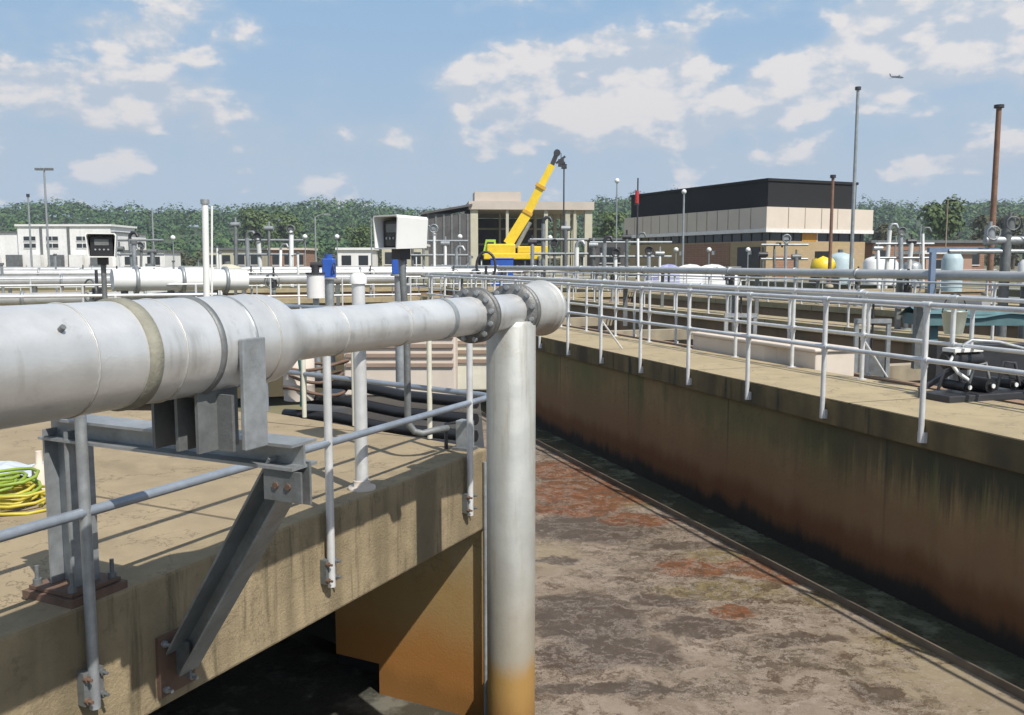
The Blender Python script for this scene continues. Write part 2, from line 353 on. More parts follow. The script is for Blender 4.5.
def scum_material():
    m = bpy.data.materials.new('scum_water'); m.use_nodes = True; n = m.node_tree.nodes; l = m.node_tree.links; q = G(n, l)
    p = n['Principled BSDF']; geo = n.new('ShaderNodeNewGeometry'); pos = geo.outputs['Position']
    # warp
    wn = n.new('ShaderNodeTexNoise'); wn.inputs['Scale'].default_value = 1.7; wn.inputs['Detail'].default_value = 6; wn.inputs['Roughness'].default_value = .7; l.new(pos, wn.inputs['Vector'])
    wv = q.vm('SCALE', q.vm('SUBTRACT', wn.outputs['Color'], (.5, .5, .5)), .75)
    wp = q.vm('ADD', pos, wv)
    f1 = q.noise(wp, 2.2, 8, .72); f2 = q.noise(wp, 9, 6, .7); f3 = q.noise(pos, .35, 3, .5)
    base = q.mix(q.ramp(f1, .3, .7), (.19, .145, .105), (.29, .232, .178))
    base = q.mix(q.ramp(f3, .5, .75), base, (.26, .21, .125))
    def ell(px, py, wx, wy):
        c = gr(px, py, WZ); ex = (gr(px + wx, py, WZ) - c).length; ey = (gr(px, py - wy, WZ) - c).length
        v = q.vm('MULTIPLY', q.vm('SUBTRACT', wp, c), (1/ex, 1/ey, 0))
        return q.ramp(q.vm('LENGTH', v, None, 1), 1.15, .80)
    def union(lst):
        r = None
        for e in lst:
            k = ell(*e); r = k if r is None else q.m('MAXIMUM', r, k)
        return r
    grey = union([(588, 618, 54, 27), (630, 652, 56, 16), (570, 660, 40, 12), (605, 690, 95, 7), (700, 628, 50, 10), (590, 528, 70, 13), (870, 690, 30, 9), (800, 640, 45, 6), (660, 600, 36, 7), (560, 560, 24, 5), (690, 545, 60, 4), (880, 610, 38, 4)])
    rust = union([(590, 492, 62, 14), (560, 470, 50, 9), (640, 520, 36, 7), (694, 568, 34, 9), (765, 568, 38, 12), (735, 612, 24, 8), (600, 455, 40, 6), (785, 580, 22, 6), (575, 508, 50, 8)])
    oliv = union([(740, 555, 60, 9), (860, 600, 60, 8), (720, 590, 60, 8), (930, 640, 60, 10), (640, 500, 50, 8)])
    brk = q.ramp(f2, .34, .56)
    mott = union([(610, 480, 110, 48), (690, 545, 120, 22), (700, 600, 110, 34), (790, 655, 90, 18), (850, 600, 60, 14), (560, 640, 60, 40), (690, 690, 120, 12), (900, 660, 60, 10)])
    swl = q.ramp(q.noise(q.vm('MULTIPLY', wp, (1.3, 2.4, 1)), 3.6, 9, .76, .8), .47, .56)
    base = q.mix(q.m('MULTIPLY', q.m('MULTIPLY', mott, swl), .85), base, (.085, .060, .040))
    c = q.mix(q.m('MULTIPLY', oliv, q.m('MULTIPLY', brk, .7)), base, (.19, .145, .05))
    c = q.mix(q.m('MULTIPLY', grey, q.m('ADD', q.m('MULTIPLY', brk, .25), .72)), c, (.082, .060, .044))
    c = q.mix(q.m('MULTIPLY', rust, q.m('ADD', q.m('MULTIPLY', brk, .6), .35)), c, (.185, .055, .012))
    # broken dark flecks and strings of foam
    sp = q.vm('MULTIPLY', wp, (1.0, 1.5, 1))
    fl = q.m('MULTIPLY', q.ramp(q.noise(sp, 4.2, 10, .82), .515, .56), q.ramp(q.noise(pos, .9, 4, .6), .38, .56))
    c = q.mix(q.m('MULTIPLY', q.m('MULTIPLY', rust, swl), .45), c, (.060, .034, .020))
    c = q.mix(q.m('MULTIPLY', fl, .85), c, (.075, .045, .025))
    fl2 = q.m('MULTIPLY', q.ramp(q.noise(q.vm('MULTIPLY', wp, (1.2, 2.2, 1)), 9.0, 8, .8), .50, .56), q.m('ADD', q.m('MULTIPLY', q.m('MAXIMUM', rust, oliv), .7), q.ramp(q.noise(wp, 1.3, 4, .6), .50, .60), clamp=True))
    c = q.mix(q.m('MULTIPLY', fl2, .85), c, (.075, .058, .036))
    ed = q.m('ABSOLUTE', q.m('SUBTRACT', q.noise(sp, 2.0, 7, .7), .5))
    c = q.mix(q.m('MULTIPLY', q.ramp(ed, .022, .0), .55), c, (.36, .30, .245))
    l.new(c, p.inputs['Base Color'])
    l.new(q.m('ADD', q.m('MULTIPLY', q.m('MAXIMUM', grey, fl), -.15), .62), p.inputs['Roughness'])
    p.inputs['Specular IOR Level'].default_value = .3
    bn = n.new('ShaderNodeBump'); bn.inputs['Strength'].default_value = .35; bn.inputs['Distance'].default_value = .02
    l.new(q.m('ADD', q.noise(wp, 14, 7, .7), q.m('MULTIPLY', f1, .8)), bn.inputs['Height']); l.new(bn.outputs[0], p.inputs['Normal'])
    return m
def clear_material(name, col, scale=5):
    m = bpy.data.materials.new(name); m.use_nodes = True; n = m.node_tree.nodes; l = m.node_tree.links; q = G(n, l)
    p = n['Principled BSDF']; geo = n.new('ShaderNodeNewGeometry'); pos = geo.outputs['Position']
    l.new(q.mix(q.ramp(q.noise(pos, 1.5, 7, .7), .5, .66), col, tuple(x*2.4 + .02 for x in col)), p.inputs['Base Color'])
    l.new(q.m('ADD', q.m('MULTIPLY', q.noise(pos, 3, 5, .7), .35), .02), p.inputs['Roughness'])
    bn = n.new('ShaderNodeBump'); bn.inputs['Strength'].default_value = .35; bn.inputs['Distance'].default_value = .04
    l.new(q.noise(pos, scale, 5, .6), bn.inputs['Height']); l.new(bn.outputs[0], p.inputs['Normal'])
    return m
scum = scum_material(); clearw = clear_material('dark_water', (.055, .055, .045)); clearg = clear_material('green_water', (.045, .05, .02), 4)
def sheet(poly, z, name, m):
    mb = MB(); n = len(poly); ar = sum(poly[i][0]*poly[(i+1)%n][1]-poly[(i+1)%n][0]*poly[i][1] for i in range(n))
    if ar < 0: poly = poly[::-1]
    mb.add([(p[0], p[1], z) for p in poly], [tuple(range(n))]); return mb.build(name, m, kind='structure')
TEND = 26.0
Eback = E0 + Wd * 14
PIT = V((-.55, 14.5, 0))
sheet([V((.03, -10, 0)), V((.01, 2, 0)), V((-.10, 7.1, 0)), E0 + V((0, .06, 0)), PIT, B(PIT.dot(D), TEND), B(DB, TEND), B(DB, -12)], WZ, 'scum_covered_water', scum)
sheet([B(DB + .02, -12), B(DB + .02, TEND), B(D1 + .06, TEND), B(D1 + .06, -12)], WZ - .03, 'dark_channel_water', clear_material('channel_water', (.075, .08, .05)))
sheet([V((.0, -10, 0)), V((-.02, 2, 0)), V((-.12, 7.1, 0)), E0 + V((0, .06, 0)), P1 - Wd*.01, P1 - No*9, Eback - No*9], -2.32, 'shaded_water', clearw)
mb = MB(); mb.prism([V((.05, -4, 0)), V((-.06, 7.15, 0)), V((-.15, 7.15, 0)), V((-.04, -4, 0))], -2.7, WZ + .05)
mb.build('divider_sill', M['mconc'], label='low concrete sill behind the drop leg, parting the scum from the lower dark water', cat='sill')
sheet([B(D2, -14), B(D2, 72), B(44, 72), B(44, -14)], -1.55, 'basin_water', clearg)
sheet([B(-25, 10.2), B(-25, 72), B(.6, 72), B(.6, 10.2)], -1.3, 'aeration_water', clearg)
sheet([B(.7, TEND + 1.8), B(.7, 72), B(D1, 72), B(D1, TEND + 1.8)], -1.3, 'settling_water', clearg)

# scum baffle riding on the water surface
mb = MB(); mb.bar(B(DB, -10, WZ + .03), B(DB, TEND, WZ + .03), .028, .07); mb.bar(B(DB + .07, -10, WZ + .0), B(DB + .07, TEND, WZ + .0), .02, .03)
mb.build('scum_baffle', mat('baffle_board', (.17, .13, .09), .8, 0, .35, 3, .2), label='thin brown baffle board floating along the right edge of the scum', cat='baffle')

mb = MB(); mb.prism([E0 + V((0, .03, 0)), P1 + V((0, .03, 0)), V((P1.x - .3, 14.5, 0)), PIT], -2.2, -.30)
mb.build('pit_floor', mat('dark_floor', (.035, .032, .028), .5, 0, .4, 3, spot=.6, spotcol=(.14, .12, .09), spotscale=1.5), kind='structure')  # dark base colour with paler brown spots
# ------------------------------------------------------------------ left deck and beam
mb = MB()
near = E0 + Wd*12
j = .16
mb.prism([E0 - No*.02 , P1, P2, near - No*10, near - No*.02], -.22, -.012)
mb.build('concrete_deck', M['deck'], kind='structure')
mb = MB()                                    # edge beam with a joint behind its top
mb.prism([E0, E0 - No*.30, near - No*.30, near], -.66, 0.0)
bm_ = mb.build('edge_beam', M['beam'], label='weathered concrete edge beam under the left deck, clamped by three railing posts', cat='concrete beam', bevel=.018)
mb = MB(); mb.prism([E0 - No*.315, P1 - Wd*.0, P1 + Wd*.28, E0 - No*.315 + Wd*.28], -.6, -.23)
mb.build('cross_beam', M['mconc'], label='concrete cross beam hidden under the end of the left deck', cat='concrete beam')
# orange stained support wall, with a dark opening low on its inner side
I = -No
mb = MB(); w0 = E0 + Wd*.02
poly = [(0, -.665), (1.55, -.665), (1.55, -2.04), (1.08, -2.04), (1.08, -2.55), (0, -2.55)]
fr_ = [w0 + I*a + V((0, 0, b)) for a, b in poly]; bk_ = [p - Wd*.3 for p in fr_]; n_p = len(poly)
for grp in ((0, 1, 2, 3), (0, 3, 4, 5)):
    mb.add([fr_[k] for k in grp], [(0, 1, 2, 3)]); mb.add([bk_[k] for k in grp], [(3, 2, 1, 0)])
for k in range(n_p): q = (k + 1) % n_p; mb.add([fr_[k], fr_[q], bk_[q], bk_[k]], [(0, 3, 2, 1)])
mb.build('support_wall', M['owall'], label='orange and brown stained concrete wall carrying the end of the left deck', cat='wall')
mb = MB(); mb.obox(w0 - Wd*.42 + I*1.3 + V((0, 0, -2.2)), I*.5, Wd*.08, V((0, 0, .45))); mb.build('opening_shade_panel', M['black'], label='black panel standing in for shade in the opening low beside the orange stained wall', cat='opening')  # black panel set behind the opening, its colour stands in for shade
mb = MB(); mb.obox(w0 - Wd*.9 + I*3.7 + V((0, 0, -1.45)), I*1.9, Wd*.15, V((0, 0, .85)))  # dark wall added under the deck to give darkness behind the opening
mb.build('rear_wall', M['rubber'], label='dark wall added far back under the left deck to darken the opening', cat='wall')
mb = MB(); mb.cyl(w0 - I*.02 + Wd*.05 + V((0, 0, -2.3)), w0 - I*.02 + Wd*.05 + V((0, 0, -.1)), .018, 8)
mb.build('conduit', M['galv'], label='thin grey conduit running down the corner of the orange stained wall', cat='conduit')

# ------------------------------------------------------------------ big silver air pipe
def Pp(px, py, Y): return at(px, py, Y)
PA = at(540, 308, 6.0); PZ = PA.z
PBp = at(90, 358.5, 2.87)
ax = (PBp - PA); ax.z = 0; ax.normalize()                       # from the end towards the viewer
PB0 = PA + ax*0
def on(s, z=0): return PA + ax*s + V((0, 0, z))
def s_of(px):                                                   # distance along axis where the axis crosses image column px
    lo, hi = 0.0, 6.5
    for _ in range(40):
        m_ = (lo + hi)/2; p = on(m_); x = CX + F*p.x/(p.y*math.cos(PITCH) + (CAMZ-p.z)*math.sin(PITCH))
        if x > px: lo = m_
        else: hi = m_
    return lo
RB, RS, RC = .178, .108, .155
air = thing('air_pipe', (PA.x, PA.y, WZ - .5), 'huge silver painted air pipe crossing the foreground and dropping into the scum', 'pipe')
s1 = s_of(292); s2 = s_of(258)
mb = MB(); mb.lathe(on(s2), ax, [(0, RB), (8.5, RB)], 48); mb.build('large_pipe', M['pipe'], air)
mb = MB(); mb.lathe(on(s1), ax, [(0, RS)] + [((s2-s1)*k/8, RS + (RB-RS)*(.5-.5*math.cos(math.pi*k/8))) for k in range(1, 9)], 48, cap=False); mb.build('reducer', M['pipe'], air)
mb = MB(); mb.lathe(on(.05), ax, [(0, RS), (s1 - .045, RS)], 36); mb.build('small_pipe', M['pipe'], air)
mb = MB(); mb.ball(on(0), .180, 32); mb.lathe(on(-.02), ax, [(0, .172), (s_of(514) - .02, .150)], 32); cap_ = mb.build('end_cap', M['cap'], air)
mb = MB(); mb.lathe(on(-.012), ax, [(0, .178), (.006, .186), (.018, .186), (.024, .178)], 40); mb.build('weld_seam', M['cap'], cap_)
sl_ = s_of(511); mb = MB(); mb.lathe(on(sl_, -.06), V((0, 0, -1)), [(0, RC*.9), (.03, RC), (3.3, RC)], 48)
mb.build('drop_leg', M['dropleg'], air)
def ringband(px, r, w, m, name, proud):
    s = s_of(px); mb = MB(); mb.lathe(on(s - w/2), ax, [(0, r), (.004, r+proud), (w-.004, r+proud), (w, r)], 48); return mb.build(name, m, air)
ringband(118, RB, .055, M['band'], 'seam_band', .009)
ringband(187, RB, .028, M['galvd'], 'seam_band', .007)
s_ = s_of(30); st_n = V((-ax.y, ax.x, 0)); st_n = st_n if st_n.x > 0 else -st_n
q_ = on(s_) + (st_n*.80 + V((0, 0, .60)))*RB*.98; mb = MB(); mb.cyl(q_, q_ + (st_n*.8 + V((0, 0, .6)))*.022, .009, 10); mb.build('plug', M['galvd'], air)
for px_ in (60, 150, 246):                       # raised weld beads round the pipe
    s_ = s_of(px_); mb = MB(); e1 = ax.orthogonal().normalized(); e2 = ax.cross(e1)
    mb.tube([on(s_ + .0015*math.sin(k*2.7)) + (e1*math.cos(2*math.pi*k/72) + e2*math.sin(2*math.pi*k/72))*(RB + .0005) for k in range(73)], .0035, 6); mb.build('weld_bead', M['cap'], air)
for px_ in (330, 395):
    s_ = s_of(px_); mb = MB(); mb.tube([on(s_) + (e1*math.cos(2*math.pi*k/60) + e2*math.sin(2*math.pi*k/60))*(RS + .0005) for k in range(61)], .0035, 6); mb.build('weld_bead', M['cap'], air)
ringband(222, RB, .015, M['galv'], 'seam_band', .004)
def flange(px, r):
    s = s_of(px); mb = MB()
    mb.lathe(on(s - .036), ax, [(0, RS), (0, r), (.026, r), (.026, RS+.02)], 40)
    mb.lathe(on(s + .012), ax, [(0, RS), (0, r), (.026, r), (.026, RS)], 40)
    fo = mb.build('flange', M['rubber'], air)
    e1 = ax.orthogonal().normalized(); e2 = ax.cross(e1)
    for k in range(12):
        a = 2*math.pi*k/12; c = on(s) + (e1*math.cos(a) + e2*math.sin(a))*(r - .022)
        mb = MB(); mb.cyl(c - ax*.055, c + ax*.055, .009, 6); mb.cyl(c - ax*.050, c - ax*.036, .016, 6); mb.cyl(c + ax*.038, c + ax*.052, .016, 6)
        mb.build('bolt', M['galv'], fo)
flange(474, .160); flange(514, .172)
mb = MB(); s = s_of(440); mb.lathe(on(s-.02), ax, [(0, RS+.005), (.04, RS+.005)], 36); mb.build('seam_band', M['galv'], air)

# ------------------------------------------------------------------ bracket support under the pipe
colp = gr(76, 592); colp = V((colp.x, colp.y, 0))
armend = at(292, 447, 3.42)
fp = at(158, 655, 4.30)
# foot of the brace: on the beam face
kf = (fp - E0).dot(No); fp = fp - No*kf
arm0 = at(60, 425, colp.y); az_ = (armend.z + arm0.z)/2 + .0
adir = V((armend.x - colp.x, armend.y - colp.y, 0)); alen = adir.length; adir.normalize(); aside = V((-adir.y, adir.x, 0))
sup = thing('pipe_bracket', colp, 'grey steel bracket with a diagonal brace holding the big silver pipe off the deck', 'bracket')
zt = armend.z + .02
mb = MB()                                    # H column
for k in (-1, 1): mb.obox(colp + aside*.0 + adir*k*.07 + V((0, 0, zt/2)), adir*.006, aside*.07, V((0, 0, zt/2 - .05)))
mb.obox(colp + V((0, 0, zt/2)), adir*.07, aside*.005, V((0, 0, zt/2 - .05)))
mb.build('column', M['galv'], sup)
mb = MB(); mb.obox(colp + V((0, 0, .045)), adir*.14, aside*.13, V((0, 0, .008))); mb.obox(colp + V((0, 0, .015)), adir*.16, aside*.15, V((0, 0, .018)))
bp = mb.build('base_plate', M['rust'], sup)
for i in (-1, 1):
    for k in (-1, 1):
        c = colp + adir*i*.115 + aside*k*.105 + V((0, 0, .05)); mb = MB(); mb.cyl(c, c + V((0, 0, .09)), .01, 8); mb.cyl(c + V((0, 0, .003)), c + V((0, 0, .03)), .02, 6); mb.build('bolt', M['galvd'], bp)
mb = MB()                                    # channel arm (top flange, web, bottom flange)
a0 = colp - adir*.10; a1_ = colp + adir*(alen + .06)
mid = (a0 + a1_)/2; hl = (a1_ - a0).length/2
mb.obox(mid + V((0, 0, zt)), adir*hl, aside*.075, V((0, 0, .006)))
mb.obox(mid + V((0, 0, zt - .045)), adir*hl, aside*.006, V((0, 0, .040)))
mb.obox(mid + V((0, 0, zt - .09)), adir*hl, aside*.075, V((0, 0, .006)))
mb.build('arm', M['galv'], sup)
mb = MB()
b0 = V((armend.x, armend.y, zt - .10)) - adir*.02; b1 = fp + No*.05
bd = (b1 - b0).normalized(); bs = aside
bo = bd.cross(bs).normalized()
mb.obox((b0+b1)/2 + bs*.055, (b1-b0)/2, bs*.005, bo*.054); mb.obox((b0+b1)/2 + bo*.06, (b1-b0)/2, bs*.06, bo*.005); mb.obox((b0+b1)/2 - bo*.06, (b1-b0)/2, bs*.06, bo*.005)
mb.build('brace', M['galv'], sup)
mb = MB(); c = V((armend.x, armend.y, zt - .16)); mb.obox(c + aside*.02, adir*.07, aside*.006, V((0, 0, .085))); mb.obox(c - aside*.058, adir*.09, aside*.005, V((0, 0, .06)))
gp = mb.build('gusset_plate', M['galvd'], sup)
for k in (-1, 1):
    q_ = c - aside*.07 + adir*k*.03; mb = MB(); mb.cyl(q_, q_ + aside*.03, .014, 6); mb.build('bolt', M['rust'], gp)
mb = MB(); mb.obox(fp + No*.012 + Wd*.0, No*.010, Wd*.11, V((0, 0, .15)))
wp_ = mb.build('wall_plate', M['rust'], sup)
mb = MB(); mb.obox(fp + No*.06 + V((0, 0, .02)), No*.05, Wd*.006, V((0, 0, .09))); mb.build('lug', M['galvd'], sup)
for i in (-1, 1):
    for k in (-1, 1):
        c = fp + No*.02 + Wd*i*.08 + V((0, 0, k*.115)); mb = MB(); mb.cyl(c, c + No*.05, .009, 8); mb.cyl(c, c + No*.018, .017, 6); mb.build('bolt', M['galv'], wp_)
# saddle
sc_ = s_of(200); pc = on(sc_)
lam = ((pc - a0).dot(adir)); sad = V((a0.x, a0.y, 0)) + adir*lam
axn = V((-ax.y, ax.x, 0))
if axn.x < 0: axn = -axn
mb = MB()
for k in (-.16, -.03, .08):
    mb.obox(V((pc.x, pc.y, (zt + .006 + PZ - RB + .02)/2)) + axn*k*.9, ax*.10, axn*.007, V((0, 0, (PZ - RB + .02 - zt - .006)/2)))
mb.obox(V((pc.x, pc.y, (zt + .006 + PZ - RB)/2)), ax*.007, axn*.15, V((0, 0, (PZ - RB - zt)/2)))
mb.build('saddle', M['galvd'], sup)
cs = on(s_of(213)) + axn*(RB + .012); mb = MB(); zlo = zt + .008; zhi = PZ + .03
mb.obox(V((cs.x, cs.y, (zlo + zhi)/2)), ax*.06, axn*.010, V((0, 0, (zhi - zlo)/2)))
mb.build('clamp_plate', M['galv'], sup, bevel=.004)
# second bracket column further back on the same pipe (out of frame, holds the pipe up)

# ------------------------------------------------------------------ railings
def railing(label, pts, tpos, rails, h, rp, rr, m, mr=None, group=None, foot=-.0, clamp=None, name='railing', closed_end=False):
    """pts: polyline of ground points; tpos: list of ground points where posts stand"""
    mr = mr or m
    o = thing(name, (tpos[0][0], tpos[0][1], tpos[0][2]), label, 'railing', group)
    for p in tpos:
        mb = MB(); p = V(p); mb.cyl(p + V((0, 0, foot)), p + V((0, 0, h)), rp, 10)
        po = mb.build('post', m, o)
        if clamp is not None:
            mb = MB(); q_ = p + V((0, 0, foot + .10))
            mb.obox(q_ - clamp*.012, clamp*.03, Wd.cross(V((0,0,1)))*0 + V((-clamp.y, clamp.x, 0))*.055, V((0, 0, .045)))
            mb.build('clamp', M['galvd'], po)
            for k in (-1, 1):
                c = q_ + V((-clamp.y, clamp.x, 0))*k*.042; mb = MB(); mb.cyl(c, c + clamp*.05, .010, 6); mb.build('bolt', M['rust'], po)
    for z in rails:
        mb = MB(); mb.tube([V(p) + V((0, 0, z)) for p in pts], rr, 10)
        mb.build('top_rail' if z == max(rails) else 'middle_rail', mr, o)
    return o
# left railing on the beam face
off = No*.045
def face_at(px):                                                # point on the line E0+Wd*s seen at column px (z=0)
    lo, hi = -2.0, 14.0
    for _ in range(50):
        m_ = (lo+hi)/2; p = E0 + off + Wd*m_; dep = p.y*math.cos(PITCH) + (CAMZ - 0)*math.sin(PITCH)
        x = CX + F*p.x/max(dep, .01)
        if x > px: lo = m_
        else: hi = m_
    return E0 + off + Wd*lo
LP = [face_at(470), face_at(330), face_at(90)]
step = (LP[2] - LP[1]).length
LP.append(LP[2] + Wd*step)
corner = E0 + off - Wd*.02
lr = thing('railing', (LP[0].x, LP[0].y, 0), 'tubular railing clamped to the left edge beam, its top rail hidden behind the silver pipe', 'railing')
for i, p in enumerate(LP):
    mb = MB(); mb.cyl(p + V((0, 0, -.46)), p + V((0, 0, 1.07)), .0245, 14); po = mb.build('post', M['rail'] if i != 2 else M['galv'], lr)
    mb = MB(); c = p + V((0, 0, -.36)); mb.obox(c - No*.022, No*.022, Wd*.05, V((0, 0, .075))); mb.build('clamp', M['galvd'], po)
    for k in (-1, 1):
        for zz in (-.05, .05):
            q_ = c + Wd*k*.04 + V((0, 0, zz)); mb = MB(); mb.cyl(q_ - No*.03, q_ + No*.04, .008, 8); mb.cyl(q_, q_ + No*.016, .015, 6); mb.build('bolt', M['rust'] if k > 0 else M['galvd'], po)
back = (P1 - E0).normalized()
for z, nm in ((.425, 'middle_rail'), (1.07, 'top_rail')):
    zz = V((0, 0, z)); cr = corner
    pts = [LP[3] + Wd*1.2 + zz] + [LP[0] + zz]
    a_ = cr + Wd*.14 + zz; b_ = cr + back*.16 + zz
    for k in range(9):
        u_ = k/8; pts.append(a_*(1-u_)**2 + (cr + zz)*2*u_*(1-u_) + b_*u_**2)
    pe = P1 + zz
    pts += [pe - back*.10]
    for k in range(1, 7):
        u_ = k/6; pts.append((pe - back*.10)*(1-u_)**2 + (pe + back*.02)*2*u_*(1-u_) + (pe + back*.02 - V((0, 0, .10)))*u_**2)
    if z < 1: pts.append(pe + back*.02 - V((0, 0, z)))
    else: pts.append(pe + back*.02 - V((0, 0, .64)))
    mb = MB(); mb.tube(pts, .0235, 12); mb.build(nm, M['railb'], lr)
for f_ in (.22, .55, .80):
    p = E0 + (P1 - E0)*f_; mb = MB(); mb.cyl(p, p + V((0, 0, 1.07)), .022, 10); mb.build('post', M['cream'], lr)

# tall white pipe post standing on the deck
p = gr(362, 489); mb = MB(); mb.lathe(p, V((0, 0, 1)), [(0, .043), (1.36, .043)], 20); wpst = thing('vent_pipe', p, 'upright white vent pipe standing on the left deck behind the silver pipe', 'pipe')
mb.build('pipe', M['rail'], wpst); mb = MB(); mb.lathe(p, V((0, 0, 1)), [(0, .09), (.02, .09), (.02, .055), (.06, .055)], 20); mb.build('base_flange', M['pinkc'], wpst)
mb = MB(); mb.lathe(p + V((0, 0, 1.36)), V((0, 0, 1)), [(0, .055), (.05, .055), (.07, .03)], 20); mb.build('cap', M['white'], wpst)

# hooded instrument on a dark pole, with a hooked conduit
def instrument(base, top, size, label, hook=None, tilt=0.0, face=None):
    """white sunshade hood open towards the viewer with a black display inside"""
    o = thing('hooded_instrument', base, label, 'instrument')
    mb = MB()
    if hook: mb.tube(hook, .026, 12)
    else: mb.cyl(base, top, .026, 12)
    mb.build('pole', M['galvd'], o)
    c = V(top) + V((0, 0, size*.48)); f = (V(face) if face else V((-.25, -1, 0))).normalized(); sd = V((-f.y, f.x, 0)); 
    if sd.x < 0: sd = -sd
    upv = V((0, 0, 1)); w = size*.5; h = size*.46; dp = size*.55
    mb = MB(); th = .006
    # hood: back, two tapered sides, top (rounded front edge)
    fr = [(-w*.94, -h), (w*.94, -h), (w*1.08, h*.85), (w*.98, h), (-w*.98, h), (-w*1.08, h*.85)]
    bk = [(x*.96, y*.92) for x, y in fr]
    P = lambda q, dd: c + sd*q[0] + upv*q[1] + f*dd
    outer_f = [P(q, dp) for q in fr]; outer_b = [P(q, -dp) for q in bk]
    inner_f = [P((q[0]*.93, q[1]*.92), dp) for q in fr]; inner_b = [P((q[0]*.93, q[1]*.92), -dp + .01) for q in bk]
    n = 6; vs = outer_f + outer_b + inner_f + inner_b; fs = []
    for i in range(n):
        k = (i+1) % n
        fs += [(i, k, n+k, n+i), (2*n+i, 3*n+i, 3*n+k, 2*n+k), (i, 2*n+i, 2*n+k, k)]
    fs += [tuple(range(n, 2*n)), tuple(range(3*n, 4*n))[::-1]]
    mb.add(vs, fs); mb.build('hood', M['white'], o)
    mb = MB(); mb.obox(c - upv*.01, sd*w*.80, f*dp*.55, upv*h*.80); body = mb.build('body', M['black'], o, bevel=.01)
    mb = MB(); mb.obox(c + upv*h*.25 + f*(dp*.55+.003), sd*w*.5, f*.002, upv*h*.25); mb.build('display', M['galvd'], body)
    for k in range(4):
        q_ = c - upv*h*.35 + sd*(k-1.5)*w*.3 + f*(dp*.55); mb = MB(); mb.cyl(q_, q_ + f*.008, w*.07, 8); mb.build('button', M['galv'], body)
    mb = MB(); mb.obox(V(top) + V((0, 0, -.02)), sd*.05, f*.05, upv*.05); mb.build('mount', M['dark'], o)
    return o
t1 = at(401, 250, 6.8); b1_ = at(408, 425, 6.8)
hookpts = [V((t1.x, t1.y, t1.z - .02)), V((b1_.x, b1_.y, t1.z*.5 + b1_.z*.5)), V((b1_.x, b1_.y, b1_.z + .06)), V((b1_.x + .01, b1_.y, b1_.z)), V((b1_.x + .05, b1_.y, b1_.z - .05)), V((b1_.x + .11, b1_.y + .02, b1_.z - .07)), V((b1_.x + .2, b1_.y + .05, b1_.z - .05)), at(447, 428, 7.0)]
instrument(V((b1_.x, b1_.y, 0)), t1, .27, 'white hooded instrument with a black screen on a dark pole above the pipe', hook=hookpts, face=(-.95, -1, 0))
mb = MB(); lowp = V((b1_.x + .0, b1_.y, 0))
t2 = at(103, 258, 9.4); instrument(V((t2.x, t2.y, 0)), t2, .27, 'smaller hooded instrument with a black screen at far left, behind the big pipe', face=(.35, -1, 0))
# blue actuators
def actuator(px, py, Y, s, label, base_z=0.0, col='blue'):
    c = at(px, py, Y); o = thing('valve_actuator', (c.x, c.y, base_z), label, 'valve', 'electric valve actuators')
    mb = MB(); mb.cyl((c.x, c.y, base_z), (c.x, c.y, c.z - s*.6), s*.28, 12); mb.lathe((c.x, c.y, c.z - s*.7), (0, 0, 1), [(0, s*.5), (s*.12, s*.5)], 16); mb.build('stem', M['galv'], o)
    mb = MB(); mb.obox(c, (s*.38, 0, 0), (0, s*.4, 0), (0, 0, s*.6)); mb.cyl(c + V((0, 0, s*.5)), c + V((0, 0, s*.85)), s*.25, 12); mb.build('motor', M[col], o, bevel=s*.08)
    mb = MB(); q_ = c + V((s*.38, -s*.3, 0)); mb.tube([q_ + V((0, math.cos(2*math.pi*k/16)*s*.32, math.sin(2*math.pi*k/16)*s*.32)) for k in range(17)], s*.04, 6); mb.cyl(c, q_, s*.06, 8)
    mb.build('handwheel', M['dark'], o)
actuator(329, 268, 12.5, .22, 'blue valve actuator left of the white vent pipe')
actuator(399, 264, 10.5, .20, 'blue valve actuator just below the hooded screen')
# white cylinder near it
p = at(316, 298, 11.5); o = thing('filter_canister', (p.x, p.y, 0), 'upright white canister on a stand behind the silver pipe', 'canister')
mb = MB(); mb.lathe((p.x, p.y, p.z), (0, 0, 1), [(0, .112), (.30, .112)], 20); mb.build('body', M['offw'], o)
mb = MB(); mb.lathe((p.x, p.y, p.z + .30), (0, 0, 1), [(0, .125), (.025, .125)], 20); mb.cyl((p.x, p.y, p.z + .325), (p.x, p.y, p.z + .42), .05, 12); mb.cyl((p.x - .06, p.y, p.z + .42), (p.x + .09, p.y, p.z + .42), .035, 10); mb.build('motor', M['dark'], o)
mb = MB(); mb.cyl((p.x, p.y, 0), (p.x, p.y, p.z), .04, 10); mb.build('stand', M['galv'], o)
# white post at left (behind the pipe)
p = at(205, 296, 10.2); ptop = at(205, 204, 10.2); o = thing('marker_post', (p.x, p.y, 0), 'tall slim white pipe post behind the big silver pipe, capped at the top', 'post')
mb = MB(); mb.cyl((p.x, p.y, 0), ptop, .036, 12); mb.build('post', M['white'], o); mb = MB(); mb.cyl(ptop, ptop + V((0, 0, .05)), .048, 12); mb.build('cap', M['galv'], o)
mb = MB(); mb.cyl(ptop + V((.07, .02, -.02)), V((p.x + .05, p.y, .3)), .012, 8); mb.build('conduit', M['white'], o)

